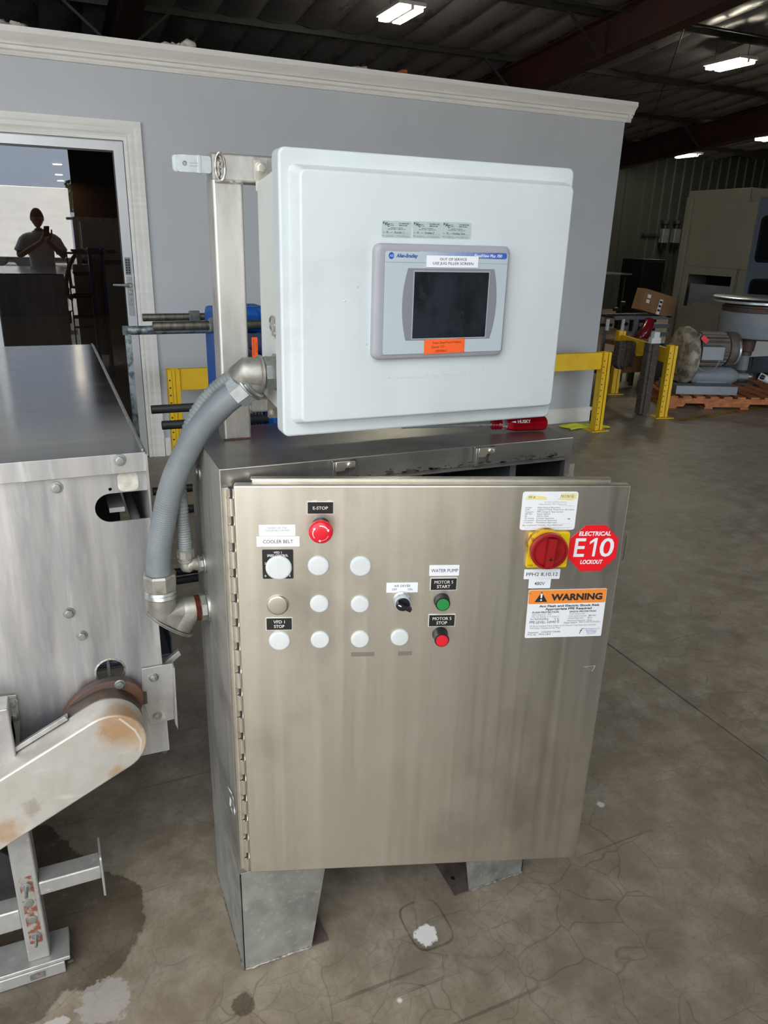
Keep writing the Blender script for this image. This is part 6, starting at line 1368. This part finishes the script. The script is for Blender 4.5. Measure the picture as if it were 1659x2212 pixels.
# clothing grown from the body surface
def cloth(name, test, off, m, par=None):
    nrm = [V((0, 0, 0)) for _ in bv]
    for f in bf:
        n_ = (bv[f[1]]-bv[f[0]]).cross(bv[f[2]]-bv[f[0]])
        for k in f: nrm[k] += n_
    fs = [f for f in bf if test(sum((bv[k] for k in f), V((0, 0, 0)))/len(f))]
    q = MB(); q.add([bv[i]+nrm[i].normalized()*off for i in range(len(bv))], fs, m)
    used = sorted({k for f in fs for k in f}); mp = {k: i for i, k in enumerate(used)}
    q.v = [q.v[k] for k in used]; q.f = [[mp[k] for k in f] for f in q.f]
    o = q.build(name, par or per, angle=180); so = o.modifiers.new('s', 'SOLIDIFY'); so.thickness = .006; so.offset = 1; return o
def is_shirt(c):
    l = c-V((Bx, By, 0)); ax_ = abs(l.x)
    if l.z < .93 or l.z > 1.535: return False
    if ax_ > .17 and l.z < 1.30: return False
    if l.y > .16: return False
    return True
cloth('shirt', is_shirt, .012, SHIRT)
for s in (-1, 1):     # short sleeves hanging to above the elbow
    a = J['sh'+('l' if s < 0 else 'r')][1]; b2 = J['el'+('l' if s < 0 else 'r')][1]; q = MB(); q.sweep([tuple(a+V((-s*.03, 0, .01))), tuple(a.lerp(b2, .15)), tuple(a.lerp(b2, .45)), tuple(a.lerp(b2, .72))], [.062, .072, .073, .080], SHIRT, 16); q.build('sleeve', per, angle=60)
q = MB(); q.lathe(V((Bx, By+.012, 1.515)), (0, .1, 1), [(.085, 0), (.072, .018), (.070, .034), (.078, .030)], SHIRT, 20); q.build('collar', per, angle=60)
cloth('trousers', lambda c: .10 < c.z < .985 and not (c.y-By > .16), .010, PANTS)
for nm in 'lr':
    h_ = J['he'+nm][1]; t_ = J['to'+nm][1]; MB().hull([h_+V((x, y, z)) for x in (-.042, .042) for y in (-.05, .03) for z in (-.045, .035)]+[t_+V((x, y, z)) for x, y in ((-.045, 0), (.045, 0), (-.025, .055), (.025, .055)) for z in (-.035, .012)], SHOE).build('shoe', per, bevel=.012, seg=3)
# cap worn backwards, hair, features
q = MB(); cp = []
for j in range(9):
    ph = radians(84)*j/8
    for i in range(N): th_ = 2*pi*i/N; cp.append(hc+V((sin(ph)*cos(th_)*.084, sin(ph)*sin(th_)*.106-.004, cos(ph)*.128+.006)))
q.add(cp, [(j*N+i, j*N+(i+1) % N, (j+1)*N+(i+1) % N, (j+1)*N+i) for j in range(8) for i in range(N)], CAPF)
q.hull([hc+V((sin(a)*.075, -.085-cos(a)*.06*(1 if k else .1), .020-.012*k+dz)) for a in [radians(x) for x in range(-80, 81, 16)] for k in (0, 1) for dz in (0, .004)], CAPF); q.build('cap', per, angle=60)
q = MB(); hr_ = []
for j in range(7):
    ph = radians(78+44*j/6)
    for i in range(15): th_ = radians(185+170*i/14); hr_.append(hc+V((sin(ph)*cos(th_)*.080*(1-.2*max(0, -cos(ph))), sin(ph)*sin(th_)*.102*(1-.2*max(0, -cos(ph))), cos(ph)*.122)))
q.add(hr_, [(j*15+i, j*15+i+1, (j+1)*15+i+1, (j+1)*15+i) for j in range(6) for i in range(14)], HAIR); o = q.build('hair', per, angle=180); so = o.modifiers.new('s', 'SOLIDIFY'); so.thickness = .006
for s in (-1, 1):
    q = MB(); q.lathe(hc+V((s*.030, .084, .008)), (0, 1, 0), [(.011, 0), (.010, .005), (.005, .008)], PAPER, 14); q.lathe(hc+V((s*.030, .0905, .008)), (0, 1, 0), [(.005, 0), (.004, .003)], HAIR, 10); q.build('eye', per)
    MB().sweep([hc+V((s*.014, .094, .026)), hc+V((s*.03, .092, .031)), hc+V((s*.046, .083, .027))], .003, HAIR, 6).build('eyebrow', per)
MB().hull([hc+V((.022*sin(a), .090-.006*abs(sin(a)), -.062+.005*cos(a))) for a in [i*.5 for i in range(13)]]+[hc+V((0, .096, -.062))], mat('lips', '8f5346', rough=.5)).build('lips', per)
ph_f = Fr((phc.x, phc.y, phc.z), (1, 0, 0), (0, 0, 1), (0, 1, 0))
tp_ = V(CD)*-1
PFm = Fr(CO-CD*.0145+CU*-.030, -CR, CU, CD)
t = thing('smartphone', 'dark smartphone held up in both hands of the photographer', 'phone', CO-CD*.01-CU*.1)
q = MB(PFm); q.prism(rr(-.036, .036, -.082, .052, .010, 5), -.008, 0, BLACKP); q.build('case', t, bevel=.002)
q = MB(PFm); q.prism(rr(-.033, .033, -.079, .049, .008, 5), -.0088, -.0078, BLKGL); q.build('screen', t)
q = MB(PFm); q.prism(rr(-.030, -.008, .022, .046, .005, 4), 0, .0015, BLACKP)
q.build('camera_bump', t)

for o in WN:
    if len(o.data.polygons) < 4000:
        wn = o.modifiers.new('weighted_normals', 'WEIGHTED_NORMAL'); wn.keep_sharp = True; wn.weight = 80
